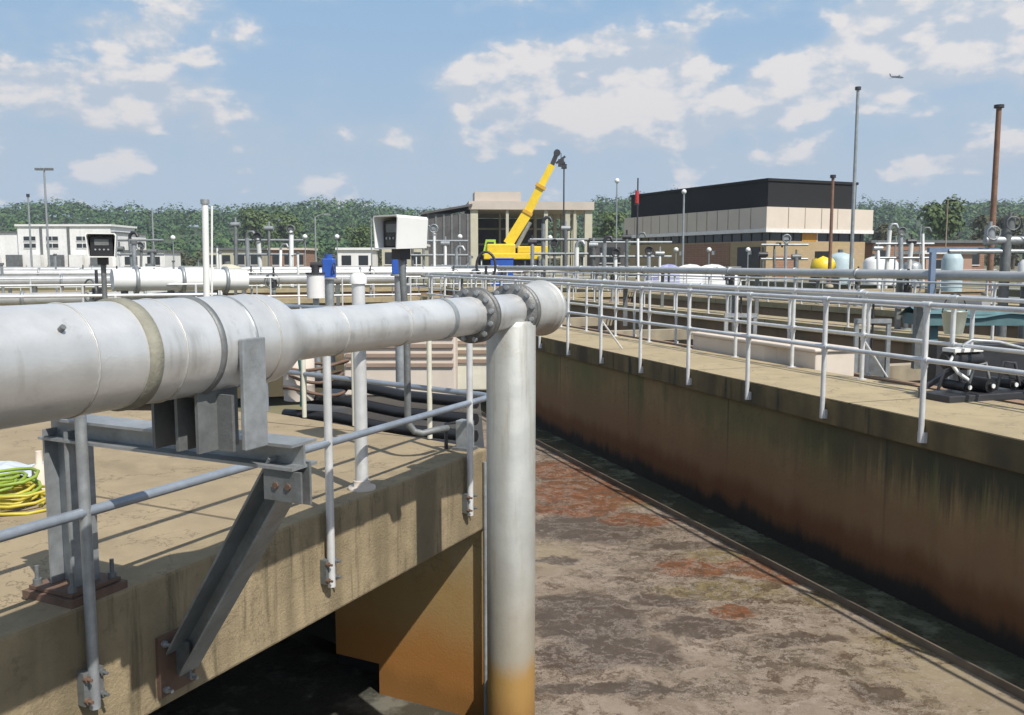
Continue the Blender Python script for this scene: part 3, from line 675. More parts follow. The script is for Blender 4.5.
# junction box + bracket at the beam corner
c = at(465, 436, 7.12); o = thing('junction_box', (c.x, c.y, 0), 'small grey junction box with a hanging strap at the corner of the left deck', 'electrical box')
mb = MB(); mb.obox(c, Wd*.05, No*.06, (0, 0, .13)); mb.build('box', M['galv'], o, bevel=.008)
mb = MB(); mb.obox(c + V((0, 0, -.17)) , Wd*.02, No*.045, (0, 0, .05)); mb.obox(V((c.x, c.y, .012)), Wd*.07, No*.08, (0, 0, .012)); mb.build('stand', M['galvd'], o)
q_ = at(446, 424, 7.15); mb = MB(); mb.tube([q_ + V((.12, 0, .02)), q_, q_ + V((.0, 0, -.3)), q_ + V((.012, -.02, -.52)), q_ + V((.02, -.03, -.66))], .016, 6); mb.build('strap', M['dark'], o)
# wall lamp drain bits on the drop leg corner
# hose pile on the deck
def coil(c, r, rt, n, m, name, label, squash=.12):
    pts = []; k = 0
    for i in range(n*14):
        a = 2*math.pi*i/14 + .2*math.sin(i*.21); rr = r*(1 + .35*math.sin(i*.137) + .12*math.sin(i*.61)); pts.append(V(c) + V((math.cos(a)*rr*1.3, math.sin(a)*rr*.8, rt + (i/(n*14.))*squash + .02*math.sin(i*.9))))
    mb = MB(); mb.tube(pts, rt, 7); return mb.build(name, m, label=label, cat='hose')
hc = gr(8, 506); coil(V((hc.x - .05, hc.y, -.01)), .19, .010, 7, M['yellow'], 'hose', 'yellow hose loosely coiled on the deck at the left edge')
coil(V((hc.x - .10, hc.y + .05, .07)), .15, .011, 5, M['green'], 'hose', 'lime green hose heaped on top of the yellow hose')
mb = MB(); c = gr(8, 472); vs = []; nx, ny = 10, 6
for i in range(nx):
    for k in range(ny):
        vs.append(c + V((-.5 + i*.085, -.2 + k*.09, .02 + .02*math.sin(i*1.7) + .015*math.cos(k*2.1 + i))))
mb.add(vs, [(i*ny + k, (i+1)*ny + k, (i+1)*ny + k + 1, i*ny + k + 1) for i in range(nx-1) for k in range(ny-1)])
o = mb.build('plastic_sheet', mat('pale_plastic', (.50, .54, .58), .4, 0, .1, 4), label='crumpled pale grey plastic sheet lying behind the coiled hoses', cat='sheet'); sm_ = o.modifiers.new('s', 'SOLIDIFY'); sm_.thickness = .004
q_ = gr(41, 497); mb = MB(); mb.lathe(q_, (0, 0, 1), [(0, .05), (.20, .045), (.22, .02), (.30, .02)], 14); mb.build('bottle', M['pinkc'], label='reddish brown bottle standing beside the coiled hoses', cat='bottle')

# ------------------------------------------------------------------ right channel wall, walkway, railings
mb = MB(); mb.obox(B((D1 + .07 + D1 + .40)/2, 8, -1.35), U*18.5, D*.165, V((0, 0, 1.07)))
mb.build('channel_wall', M['cwall'], label='long shaded concrete channel wall with green and brown stains, right of the scum', cat='wall', bevel=.01)
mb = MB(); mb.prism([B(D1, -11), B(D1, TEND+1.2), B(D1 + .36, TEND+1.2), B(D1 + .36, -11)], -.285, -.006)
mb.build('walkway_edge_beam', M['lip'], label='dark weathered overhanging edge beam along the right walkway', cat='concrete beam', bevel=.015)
mb = MB(); mb.prism([B(D1 + .0, -11), B(D1 + .0, TEND+1.2), B(D2 + .12, TEND+1.2), B(D2 + .12, -11)], -.005, .008)
mb.prism([B(D1 + .363, -11), B(D1 + .363, TEND+1.2), B(D2 + .12, TEND+1.2), B(D2 + .12, -11)], -.25, -.0055)
mb.build('walkway', M['walk'], kind='structure')
mb = MB(); mb.obox(B(D2 + .0, 8, -1.3), U*19, D*.10, V((0, 0, 1.04))); mb.build('channel_wall', M['bwall2'], label='rear concrete wall under the right walkway facing the second basin', cat='wall')
# drips hanging under lip: growth tufts
def run(t0, sp, n): return [t0 + sp*k for k in range(n)]
front = [B(D1 - .035, t, 0) for t in run(6.70 - 1.44*4, 1.44, 18)]
def rail_thing(label, dd, ts, t0, t1, rails, h, foot, m, group=None, rp=.027, rr=.0245, brace=()):
    ps = [B(dd, t, 0) for t in ts]
    o = thing('railing', ps[0], label, 'railing', group)
    for i, p in enumerate(ps):
        mb = MB(); mb.cyl(p + V((0, 0, foot)), p + V((0, 0, h)), rp, 10)
        if foot < -.05: mb.obox(p + D*.02 + V((0, 0, foot + .05)), D*.02, U*.045, V((0, 0, .05)))
        else: mb.lathe(p, (0, 0, 1), [(0, .06), (.015, .06)], 10)
        for z in rails:                        # tee fittings
            mb.cyl(B(dd, ts[i], z) - U*.05, B(dd, ts[i], z) + U*.05, rr*1.28, 12); mb.cyl(p + V((0, 0, z - .07)), p + V((0, 0, z)), rp*1.22, 12)
        mb.build('post', m, o)
        if i in brace:
            mb = MB(); mb.cyl(p + V((0, 0, .52)), p + D*(.40 if foot < -.05 else .4) + U*.0 + V((0, 0, .02)), .016, 8); mb.build('strut', m, o)
    for z in rails:
        mb = MB(); mb.tube([B(dd, t0, z), B(dd, t1, z)], rr, 10); mb.build('top_rail' if z == max(rails) else 'middle_rail', m, o)
    return o
rail_thing('near railing of the right walkway, posts fixed to the channel side of its edge beam', D1 - .035, run(6.70 - 1.44*4, 1.44, 18), -.6, TEND, (1.10, .575), 1.10, -.22, M['rail'], brace=(9,))
rail_thing('rear railing of the right walkway, parallel behind the near one', D2 + .02, run(9.29 - 1.43*5, 1.43, 18), 1.5, TEND, (1.10, .575), 1.10, 0.0, M['rail'], brace=(5,))
# third railing on a thin wall across a narrow gap
D3 = D2 + 1.5
mb = MB(); mb.obox(B(D3, 30, -1.2), U*22, D*.11, V((0, 0, 1.0))); mb.build('divider_wall', M['bwall2'], label='thin concrete divider wall just behind the right walkway', cat='wall')
rail_thing('railing on the thin divider wall beyond the right walkway', D3, run(9.0, 1.9, 20), 8.6, 48, (.92, .4), .92, -.25, M['rail'])
def box_thing(name, dd, t, z0, sd, st_, sz, m, label, cat, bevel=.01, **k):
    mb = MB(); mb.obox(B(dd, t, z0 + sz/2), D*sd/2, U*st_/2, V((0, 0, sz/2))); return mb.build(name, m, label=label, cat=cat, bevel=bevel, **k)

# pale concrete block behind the back posts (real 3-D parapet with a worn notch)
dd_ = D2 + .35
mb = MB(); L0, L1 = 10.4, 13.7
mb.prism([B(dd_ - .18, L0), B(dd_ - .18, L0 + .55), B(dd_ - .10, L0 + .75), B(dd_ - .10, L0 + 1.0), B(dd_ - .18, L0 + 1.2), B(dd_ - .18, L1), B(dd_ + .5, L1), B(dd_ + .5, L0)], -.3, .24)
mb.prism([B(dd_ - .22, L0 - .04), B(dd_ - .22, L1 + .04), B(dd_ + .54, L1 + .04), B(dd_ + .54, L0 - .04)], .24, .29)
mb.build('concrete_hatch', M['pinkc'], label='low pale pinkish concrete hatch block beyond the right walkway', cat='concrete block', bevel=.02)

# walkways of the further right basins
def far_walk(dd, w, t0, t1, wl, z=0.0):
    mb = MB(); mb.prism([B(dd, t0), B(dd, t1), B(dd + w, t1), B(dd + w, t0)], z - .2, z); mb.build('walkway', M['walk'], kind='structure')
    mb = MB(); mb.prism([B(dd + .08, t0), B(dd + .08, t1), B(dd + .4, t1), B(dd + .4, t0)], -2.3, z - .203); mb.build('basin_wall', M['bwall2'], label=wl, cat='wall')
far_walk(14.2, 1.1, -6, 60, 'brown concrete wall of the second basin on the right')
far_walk(20.5, 1.1, -6, 60, 'brown concrete wall of the third basin on the right')
far_walk(27.0, 1.1, -6, 60, 'brown concrete wall of the fourth basin on the right')
rail_thing('railing beside the second right basin, behind the divider', 14.25, run(3, 2.0, 27), 2, 58, (1.08, .55), 1.08, 0, M['rail'], 'railings of the right basins')
rail_thing('railing along the third right basin, farther back', 20.55, run(3, 2.0, 27), 2, 58, (1.08, .55), 1.08, 0, M['rail'], 'railings of the right basins')
rail_thing('farthest of the long railings across the right basins', 27.05, run(8, 2.4, 20), 7, 56, (1.08, .55), 1.08, 0, M['rail'], 'railings of the right basins')
def cross_walk(t, w, d0, d1, wl, z=0.0):
    mb = MB(); mb.prism([B(d0, t), B(d0, t + w), B(d1, t + w), B(d1, t)], z - .2, z); mb.build('walkway', M['walk'], kind='structure')
    mb = MB(); mb.prism([B(d0, t + .08), B(d0, t + .4), B(d1, t + .4), B(d1, t + .08)], -2.3, z - .203); mb.build('basin_wall', M['bwall2'], label=wl, cat='wall')
def cross_rail(label, t, d0, d1, sp=2.0, m=None, group='cross railings of the far basins', rails=(1.07, .55)):
    m = m or M['rail']; n = int((d1 - d0)/sp) + 1
    o = thing('railing', B(d0, t, 0), label, 'railing', group)
    for k in range(n):
        p = B(d0 + .05 + k*sp, t, 0); mb = MB(); mb.cyl(p, p + V((0, 0, rails[0])), .024, 8); mb.build('post', m, o)
    for z in rails:
        mb = MB(); mb.tube([B(d0, t, z), B(d1, t, z)], .021, 8); mb.build('top_rail' if z == rails[0] else 'middle_rail', m, o)
cross_walk(11.6, 1.2, -24, .4, 'concrete wall of the basin behind the left deck')
cross_rail('cream painted cross railing right behind the big silver pipe', 11.65, -14, -3.1, 1.6, M['cream'])
cross_rail('grey cross railing behind the small silver pipe', 12.7, -9.5, .3, 1.7)
cross_walk(18.5, 1.2, -24, .4, 'concrete wall of the second basin on the left')
cross_rail('grey cross railing of the second left basin', 18.6, -20, .3, 2.0)
cross_walk(TEND, 1.3, -24, D1, 'concrete wall closing the far end of the scum channel')
cross_rail('grey cross railing at the far end of the scum channel', TEND + .1, -22, D1 - .2, 2.0)
cross_walk(38, 1.3, -24, 14, 'concrete wall of the third far basin')
cross_rail('grey cross railing of the third far basin', 38.1, -24, 14, 2.4)
cross_walk(52, 1.3, -24, 30, 'concrete wall of the fourth far basin')
cross_rail('grey cross railing of the fourth far basin', 52.1, -24, 30, 2.6)
cross_rail('grey cross railing at the back edge of the basins', 66, -24, 44, 2.6)
cross_walk(40, 1.3, 14.8, 44, 'cross wall of the far right basins')
cross_rail('grey cross railing over the far right basins', 40.1, 15, 44, 2.4)

# air header pipes
def header(label, pts, r, m=None, bands=6, stand=None):
    o = thing('air_header', (pts[0].x, pts[0].y, 0), label, 'pipe', 'air header pipes of the far basins')
    mb = MB(); mb.tube(pts, r, 20); mb.build('pipe', m or M['hpipe'], o)
    a, b = pts[0], pts[-1]; ax_ = (b - a).normalized()
    for k in range(bands):
        c = a + (b - a)*(k + .5)/bands; mb = MB(); mb.lathe(c - ax_*.03, ax_, [(0, r), (0, r*1.3), (.06, r*1.3), (.06, r)], 20); mb.build('flange', M['galv'], o)
        c2_ = a + (b - a)*(k + .25)/bands; mb = MB(); mb.box(c2_.x - .05, c2_.x + .05, c2_.y - .05, c2_.y + .05, -.02, c2_.z - r*.7); mb.build('stand', M['galvd'], o)
    return o
header('long silver header pipe running along the second right basin', [B(14.9, 4, 1.22), B(14.9, 58, 1.22)], .10, bands=10)
header('silver header pipe along the third right basin', [B(21.2, 4, 1.14), B(21.2, 58, 1.14)], .12, bands=10)
header('silver header pipe along the divider wall', [B(D3 + .22, 9, .98), B(D3 + .22, 46, .98)], .08, bands=8)
header('thick white header pipe crossing behind the left hooded instrument', [at(112, 280, 17), at(246, 280, 18.4)], .21, M['white'], bands=3)
header('silver header pipe across the middle basins, behind the instruments', [B(-8.5, 19.3, .80), B(.2, 19.3, .80)], .12, bands=4)
header('silver header pipe over the far end of the scum channel', [B(-10, TEND + .9, 1.0), B(D1 - .5, TEND + .9, 1.0)], .14, bands=6)
header('silver header pipe over the third far basin', [B(-20, 38.9, 1.05), B(13, 38.9, 1.05)], .18, bands=8)
header('silver header pipe over the fourth far basin', [B(-20, 52.8, 1.05), B(28, 52.8, 1.05)], .2, bands=8)
header('low pipe crossing beside the pit behind the left deck', [B(-7, 13.6, .35), B(-.2, 13.6, .35)], .10, bands=3)

# valve stands repeated on the far walkways
def valve_proto(loc, label):
    o = thing('valve_stand', loc, label, 'valve', 'valve stands on the far walkways')
    p = V(loc); mb = MB(); mb.cyl(p, p + V((0, 0, .75)), .05, 10); mb.lathe(p, (0, 0, 1), [(0, .12), (.03, .12)], 12); mb.build('stand', M['galv'], o)
    mb = MB(); mb.cyl(p + V((0, 0, .75)), p + V((0, 0, 1.0)), .09, 12); mb.cyl(p + V((0, 0, 1.0)), p + V((0, 0, 1.35)), .03, 8); mb.build('gearbox', M['dark'], o)
    mb = MB(); c = p + V((0, -.02, .95)); mb.tube([c + V((math.cos(2*math.pi*k/16)*.22, -.12, math.sin(2*math.pi*k/16)*.22)) for k in range(17)], .018, 6); mb.cyl(c, c + V((0, -.13, 0)), .02, 6); mb.build('handwheel', M['galvd'], o)
    return o
def copy_tree(o, parent=None):
    c = o.copy(); COL.objects.link(c)
    if parent is not None: c.parent = parent
    for ch in [x for x in o.children]: copy_tree(ch, c)
    return c
spots = []
for t, rng in ((19.1, (-18, 0, 5)), (26.8, (-20, 5, 6)), (38.7, (-22, 13, 8)), (52.6, (-22, 28, 11))):
    for k in range(rng[2]): spots.append((rng[0] + (rng[1]-rng[0])*(k + .3 + .4*random.random())/rng[2], t))
for t in (16, 23, 31, 44): spots.append((15.0, t)); spots.append((21.3, t + 2))
vp_ = None
ORD = ['leftmost', 'second', 'third', 'fourth', 'fifth', 'sixth', 'seventh', 'eighth', 'ninth', 'tenth', 'eleventh']
rows_ = {}
for a, b in spots:
    key = {19.1: 'second left basin', 26.8: 'end of the scum channel', 38.7: 'third far basin', 52.6: 'fourth far basin'}.get(b)
    if key is None: key = 'second right basin' if a < 18 else 'third right basin'
    rows_.setdefault(key, []).append((a, b))
for key, lst in rows_.items():
    lst.sort(key=lambda q: B(*q).x/B(*q).y)
    for i, q in enumerate(lst):
        p = B(q[0], q[1], 0)
        lab = 'dark valve stand with handwheel, %s from the left along the %s' % (ORD[i], key) if i else 'dark valve stand with handwheel, leftmost along the ' + key
        if vp_ is None: vp_ = valve_proto(p, lab); o = vp_
        else: o = copy_tree(vp_); o.location = p; o['label'] = lab
        o.rotation_euler.z = random.uniform(-.7, .7)
# slim vent pipes, white and grey, standing in rows between the basins
vk = 0
def vent(loc, h, m, label):
    o = thing('vent_pipe', loc, label, 'pipe', 'slim vent pipes among the far basins'); p = V(loc)
    mb = MB(); mb.cyl(p, p + V((0, 0, h)), .045, 10); mb.build('pipe', m, o)
    mb = MB(); mb.cyl(p + V((0, 0, h)), p + V((0, 0, h + .07)), .075, 10); mb.build('cap', M['galvd'], o); return o
vrow = []
for (t, d0, d1, n, nm) in ((20.2, -17, -.5, 7, 'second left basin'), (33, -20, 6, 8, 'third far basin'), (45, -20, 20, 10, 'fourth far basin'), (60, -20, 30, 11, 'last far basin')):
    for k in range(n):
        h = random.choice((1.2, 1.5, 1.5, 1.9)) + (.4 if t > 40 else 0); wm = random.random() < .5
        d_ = d0 + (d1 - d0)*(k + .2 + .6*random.random())/n
        vent(B(d_, t + random.uniform(-.5, .5), -1.3 if t in (33, 45) else -.12), h + (1.2 if t in (33, 45) else .1), M['white'] if wm else M['galv'],
             '%s slim vent pipe, %s from the left behind the %s' % ('white' if wm else 'grey', 'first' if k == 0 else ORD[k], nm))

# ------------------------------------------------------------------ pit equipment behind the left deck
def near_pit():
    base = gr(340, 414); 
    # dark pit wall
    mb = MB(); mb.prism([B(-2.6, 10.0), B(.4, 10.0), B(.4, 10.25), B(-2.6, 10.25)], -2.0, -.1); mb.build('pit_wall', M['dark'], label='dark pit wall behind the rounded corner railing', cat='wall')
    # pinkish drums with hose loops
    for k, (px, py, Y, w, h, lab) in enumerate(((300, 412, 9.9, .17, .50, 'pinkish drum wrapped with hoses behind the end of the rounded railing'),)):
        p = at(px, py, Y); o = thing('drum', (p.x, p.y, -.02), lab, 'drum')
        mb = MB(); mb.lathe((p.x, p.y, -.02), (0, 0, 1), [(0, w), (h*.33, w), (h*.35, w*1.04), (h*.37, w), (h*.66, w), (h*.68, w*1.04), (h*.70, w), (h, w), (h, w*.85), (h-.02, w*.8)], 24); mb.build('shell', M['pinkc'], o)
        mb = MB(); mb.lathe((p.x, p.y, h - .02), (0, 0, 1), [(0, .03), (.25, .03), (.27, .05), (.30, .05)], 12); mb.build('pump_neck', M['pinkc'], o)
    p = at(306, 412, 9.4)
    for k, (z, r) in enumerate(((.10, .30), (.24, .26), (.38, .31))):
        mb = MB(); mb.tube([V((p.x + math.cos(a)*r*1.15, p.y + .5 + math.sin(a)*r, z + .04*math.sin(a*2 + k))) for a in [2*math.pi*i/30 for i in range(31)]], .018, 8)
        mb.build('hose', M['rust'], label=['lowest brown hose looped round the drum', 'middle brown hose looped round the drum', 'topmost brown hose looped round the drum'][k], cat='hose')
    p = at(303, 400, 9.3); mb = MB(); mb.tube([V((p.x, p.y, 0)), V((p.x + .01, p.y, .3)), V((p.x - .02, p.y + .03, .5))], .035, 8); mb.build('green_hose', mat('dark_green', (.03, .12, .11), .5), label='short dark green hose standing beside the pink drum', cat='hose')
    # low pinkish sheds / covers between 370 and 490
    for k, (px, Y, w, h, m, lab) in enumerate(((400, 12.0, 1.5, .62, 'pinkc', 'pale pink equipment cover with ribbed side behind the white vent pipe'), (452, 12.5, 1.1, .60, 'cream', 'cream louvred equipment cover next to the silver drop leg'))):
        p = at(px, 380, Y); o = thing('equipment_cover', (p.x, p.y, 0), lab, 'equipment cover')
        mb = MB(); mb.box(p.x - w/2, p.x + w/2, p.y, p.y + .8, -.29, h); mb.build('body', M[m], o, bevel=.02)
        mb = MB()
        for q in range(4): mb.box(p.x - w/2 + .03, p.x + w/2 - .03, p.y - .03, p.y - .002, .10 + q*.13, .15 + q*.13)
        mb.build('rib', mat('brown_rib', (.30, .22, .17), .7), o)
        mb = MB(); mb.box(p.x - w/2 - .04, p.x + w/2 + .04, p.y - .05, p.y + .85, h + .002, h + .05); mb.build('lid', M['white'], o)
    # black pipes lying in the pit
    for k in range(3):
        mb = MB(); q0 = V((-2.55 + .1*k, 10.0 + .1*k, -.20 + .17*k)); q1 = V((-.36, 8.7 + .1*k, -.20 + .15*k)); mb.tube([q0 - (q1-q0)*.0, q0.lerp(q1, .3) + V((0, 0, .03)), q0.lerp(q1, .6) - V((0, 0, .02)), q1], .06, 12)
        mb.build('hose', M['black'], label=['lowest thick black hose crossing behind the rounded railing', 'middle black hose crossing behind the rounded railing', 'topmost black hose crossing behind the rounded railing'][k], cat='hose')
near_pit()

# ------------------------------------------------------------------ right side machinery
def tarp():
    p = at(975, 315, 14.5); mb = MB(); x0, x1 = p.x - 1.0, p.x + 2.6; nx, ny = 18, 6; vs = []
    for i in range(nx):
        for k in range(ny):
            vs.append(V((x0 + (x1-x0)*i/(nx-1), p.y - .2 + .16*k, p.z + .12 - .05*abs(k-2.5) + .04*math.sin(i*1.1 + k))))
    mb.add(vs, [(i*ny+k, (i+1)*ny+k, (i+1)*ny+k+1, i*ny+k+1) for i in range(nx-1) for k in range(ny-1)])
    mb.box(x0 + .05, x1 - .05, p.y - .15, p.y + .5, p.z - .16, p.z + .02)
    mb.box(x0 + .3, x0 + .42, p.y, p.y + .12, -1.8, p.z - .16); mb.box(x1 - .4, x1 - .28, p.y, p.y + .12, -1.8, p.z - .16)
    return mb.build('covered_channel', M['tarp'], label='teal covered trough beyond the right walkway', cat='trough')
tarp()
mb = MB(); p = at(978, 345, 13.2); mb.box(p.x - .6, p.x + 4, p.y, p.y + .3, -2.0, p.z); mb.build('basin_ledge', M['dark'], label='dark concrete ledge below the teal trough', cat='ledge')
# hanging bucket
p = at(954, 322, 10.5); o = thing('bucket', (p.x, p.y, p.z - .14), 'galvanised bucket hanging on the railing in front of the teal trough', 'bucket')
mb = MB(); mb.lathe((p.x, p.y, p.z - .14), (0, 0, 1), [(0, .10), (.26, .14), (.27, .145), (.26, .13), (.02, .09)], 20); mb.build('body', mat('bucket_zinc', (.45, .46, .38), .5, .4), o)
mb = MB(); mb.tube([V((p.x + .14*math.cos(a), p.y, p.z + .11 + .22*math.sin(a))) for a in [math.pi*i/10 for i in range(11)]], .008, 6); mb.build('handle', M['dark'], o)
# sprocket / pump machinery
def machinery():
    b = gr(985, 404); o = thing('drive_unit', (b.x, b.y + .3, 0), 'black and white chain drive machine on the floor beyond the right walkway', 'machine')
    c = V((b.x, b.y + .45, 0))
    mb = MB(); mb.obox(c + V((.25, 0, .04)), D*.75, U*.22, V((0, 0, .04))); mb.build('base_frame', M['dark'], o, bevel=.01)
    for k in range(4):
        q = c + D*(-.45 + .33*k) + V((.25, 0, .16)); mb = MB(); mb.cyl(q - U*.16, q + U*.14, .055 + .025*(k % 2), 18); mb.cyl(q - U*.19, q - U*.15, .035, 10)
        mb.build('roller', M['black'], o)
        mb = MB(); mb.cyl(q - U*.20, q - U*.19, .025, 8); mb.build('hub', M['white'], o)
    q = c + V((-.05, 0, .42)); mb = MB(); mb.cyl(q - D*.2, q + D*.22, .11, 18); mb.cyl(q - D*.25, q - D*.2, .07, 12); mb.build('motor', M['black'], o)
    mb = MB(); mb.obox(q + V((.0, -.02, .12)), D*.20, U*.09, V((0, 0, .02))); mb.tube([q + V((-.12, -.1, .1)), q + V((-.2, -.15, .0)), q + V((-.12, -.18, -.12)), q + V((.0, -.18, -.2))], .02, 8); mb.build('guard', M['white'], o)
    for k in range(5):
        w_ = c + V((-.35 + .32*k, -.12, .10)); mb = MB(); mb.tube([w_, w_ + V((.05, -.03, .22 + .05*(k % 3))), w_ + V((.2, .02, .30)), w_ + V((.28, .05, .05))], .018, 7); mb.build('hose', M['galvd'] if k % 2 else M['dark'], o)
    mb = MB(); mb.tube([q + V((.0, 0, .15)), q + V((.1, 0, .22)), q + V((.4, 0, .2)), q + V((.8, .1, .1)), q + V((1.3, .1, .05))], .022, 8); mb.build('conduit', M['galv'], o)
    mb = MB(); mb.bar(c + V((-.5, 0, .08)), q + V((.1, 0, 0)), .05, .05); mb.bar(c + V((.9, 0, .08)), q + V((.2, 0, 0)), .05, .05); mb.build('frame', M['dark'], o)
machinery()
# grey tub standing in the basin behind the rear railing
for (px, Y, lab) in ((872, 14.0, 'grey gate frame standing in the second basin left of the machine'), (740, 15.5, 'grey gate frame standing in the second basin behind the pale hatch block')):
    p = at(px, 340, Y); o = thing('sluice_gate', (p.x, p.y, -1.5), lab, 'gate', 'sluice gates')
    mb = MB()
    for k in (-1, 1): mb.box(p.x + k*.25 - .03, p.x + k*.25 + .03, p.y - .03, p.y + .03, -1.6, .55)
    mb.box(p.x - .28, p.x + .28, p.y - .04, p.y + .04, .552, .62); mb.build('frame', M['galv'], o)
    mb = MB(); mb.box(p.x - .215, p.x + .215, p.y - .012, p.y + .012, -1.5, .1); mb.build('plate', M['galvd'], o)
    mb = MB(); mb.cyl((p.x, p.y, .1), (p.x, p.y, .9), .018, 8); mb.lathe((p.x, p.y, .9), (0, 0, 1), [(0, .12), (.02, .12)], 14); mb.build('spindle', M['dark'], o)
# narrow cross beams / troughs in right basin
for k, t in enumerate((13.5, 18, 23, 29)):
    mb = MB(); mb.prism([B(D3 + .4, t), B(D3 + .4, t + .35), B(14.1, t + .35), B(14.1, t)], -.75, -.45)
    mb.build('trough', M['mconc'], label='%s concrete trough crossing the second right basin' % ['nearest', 'second nearest', 'third', 'farthest'][k], cat='trough', group='troughs of the second right basin')

# vertical pipe cluster at right edge
def cluster():
    p = at(1003, 300, 19.0); o = thing('pipe_stand', (p.x, p.y, 0), 'cluster of dark and silver valves and pipes at the right edge under the rusty pole', 'pipework')
    mb = MB(); mb.cyl((p.x, p.y, -.2), (p.x, p.y, 2.2), .10, 14); mb.cyl((p.x + .5, p.y, -.2), (p.x + .5, p.y, 1.9), .13, 14); mb.build('riser', M['galvd'], o)
    mb = MB(); mb.cyl((p.x - .45, p.y, 1.95), (p.x + 1.2, p.y, 1.95), .09, 14); mb.cyl((p.x - 1.2, p.y, 1.72), (p.x + 1.2, p.y, 1.72), .05, 12); mb.build('manifold', M['galv'], o)
    for k, (dx, z) in enumerate(((-.35, 2.1), (.05, 2.3), (.45, 2.15), (.8, 2.25))):
        mb = MB(); mb.cyl((p.x + dx, p.y, z - .15), (p.x + dx, p.y, z + .15), .11, 12); mb.cyl((p.x + dx, p.y, z + .15), (p.x + dx, p.y, z + .24), .04, 8)
        mb.tube([V((p.x + dx + .14*math.cos(a), p.y - .14, z + .14*math.sin(a))) for a in [2*math.pi*i/12 for i in range(13)]], .014, 6); mb.build('valve', M['galvd'] if k % 2 else M['galv'], o)
    mb = MB(); mb.lathe((p.x + .25, p.y - .3, 1.05), (0, 0, 1), [(0, .13), (.42, .13), (.5, .06)], 16); mb.build('canister', M['white'], o)
    mb = MB(); mb.box(p.x - 1.6, p.x - .1, p.y, p.y + .12, 1.70, 1.80); mb.box(p.x - 1.55, p.x - 1.45, p.y, p.y + .12, -.2, 1.7); mb.build('blue_frame', mat('slate_blue_paint', (.16, .22, .32), .5), o)
cluster()
def far_cluster(px, Y, n, label):
    p = at(px, 262, Y); o = thing('pipe_stand', (p.x, p.y, -.12), label, 'pipework'); k_ = Y/45.
    for k in range(n):
        dx = (k - n/2)*.55*k_; h = random.uniform(1.6, 3.0)*k_; r = random.uniform(.06, .12)*k_
        mb = MB(); mb.cyl((p.x + dx, p.y + random.uniform(-.5, .5), -.12), (p.x + dx, p.y, h), r, 10); mb.build('riser', random.choice((M['galv'], M['galvd'], M['white'])), o)
        mb = MB(); q = V((p.x + dx, p.y, h)); vt = k % 3
        if vt == 0: mb.cyl(q - V((.22*k_, 0, 0)), q + V((.22*k_, 0, 0)), .13*k_, 10); mb.cyl(q, q + V((0, 0, .35*k_)), .05*k_, 8)
        elif vt == 1: mb.tube([q, q + V((0, 0, .15*k_)), q + V((.12*k_, 0, .3*k_)), q + V((.3*k_, 0, .3*k_)), q + V((.4*k_, 0, .1*k_))], r*.8, 8)
        else: mb.obox(q + V((0, 0, .1*k_)), (.13*k_, 0, 0), (0, .15, 0), (0, 0, .12*k_)); mb.tube([q + V((.2*k_*math.cos(a), -.2, .05 + .2*k_*math.sin(a))) for a in [2*math.pi*i/12 for i in range(13)]], .03*k_, 6)
        mb.build('valve', random.choice((M['dark'], M['galv'], M['galvd'])), o)
    for z in (1.5, 2.2):
        mb = MB(); mb.cyl((p.x - n*.3*k_, p.y, z*k_), (p.x + n*.28*k_, p.y, z*k_), .06*k_, 8); mb.build('manifold', M['galv'], o)
far_cluster(632, 55, 7, 'tangle of dark and silver risers before the left end of the office building')
far_cluster(905, 52, 5, 'group of silver risers between the white tanks and the pinkish hut')
far_cluster(142, 60, 4, 'row of silver risers just right of the white building')
far_cluster(270, 60, 6, 'row of silver risers in front of the orange brick building')
far_cluster(440, 58, 5, 'group of silver risers in front of the dark shed')
far_cluster(560, 62, 5, 'group of silver risers right of the crane')
far_cluster(785, 50, 4, 'group of silver risers in front of the tan brick wall')

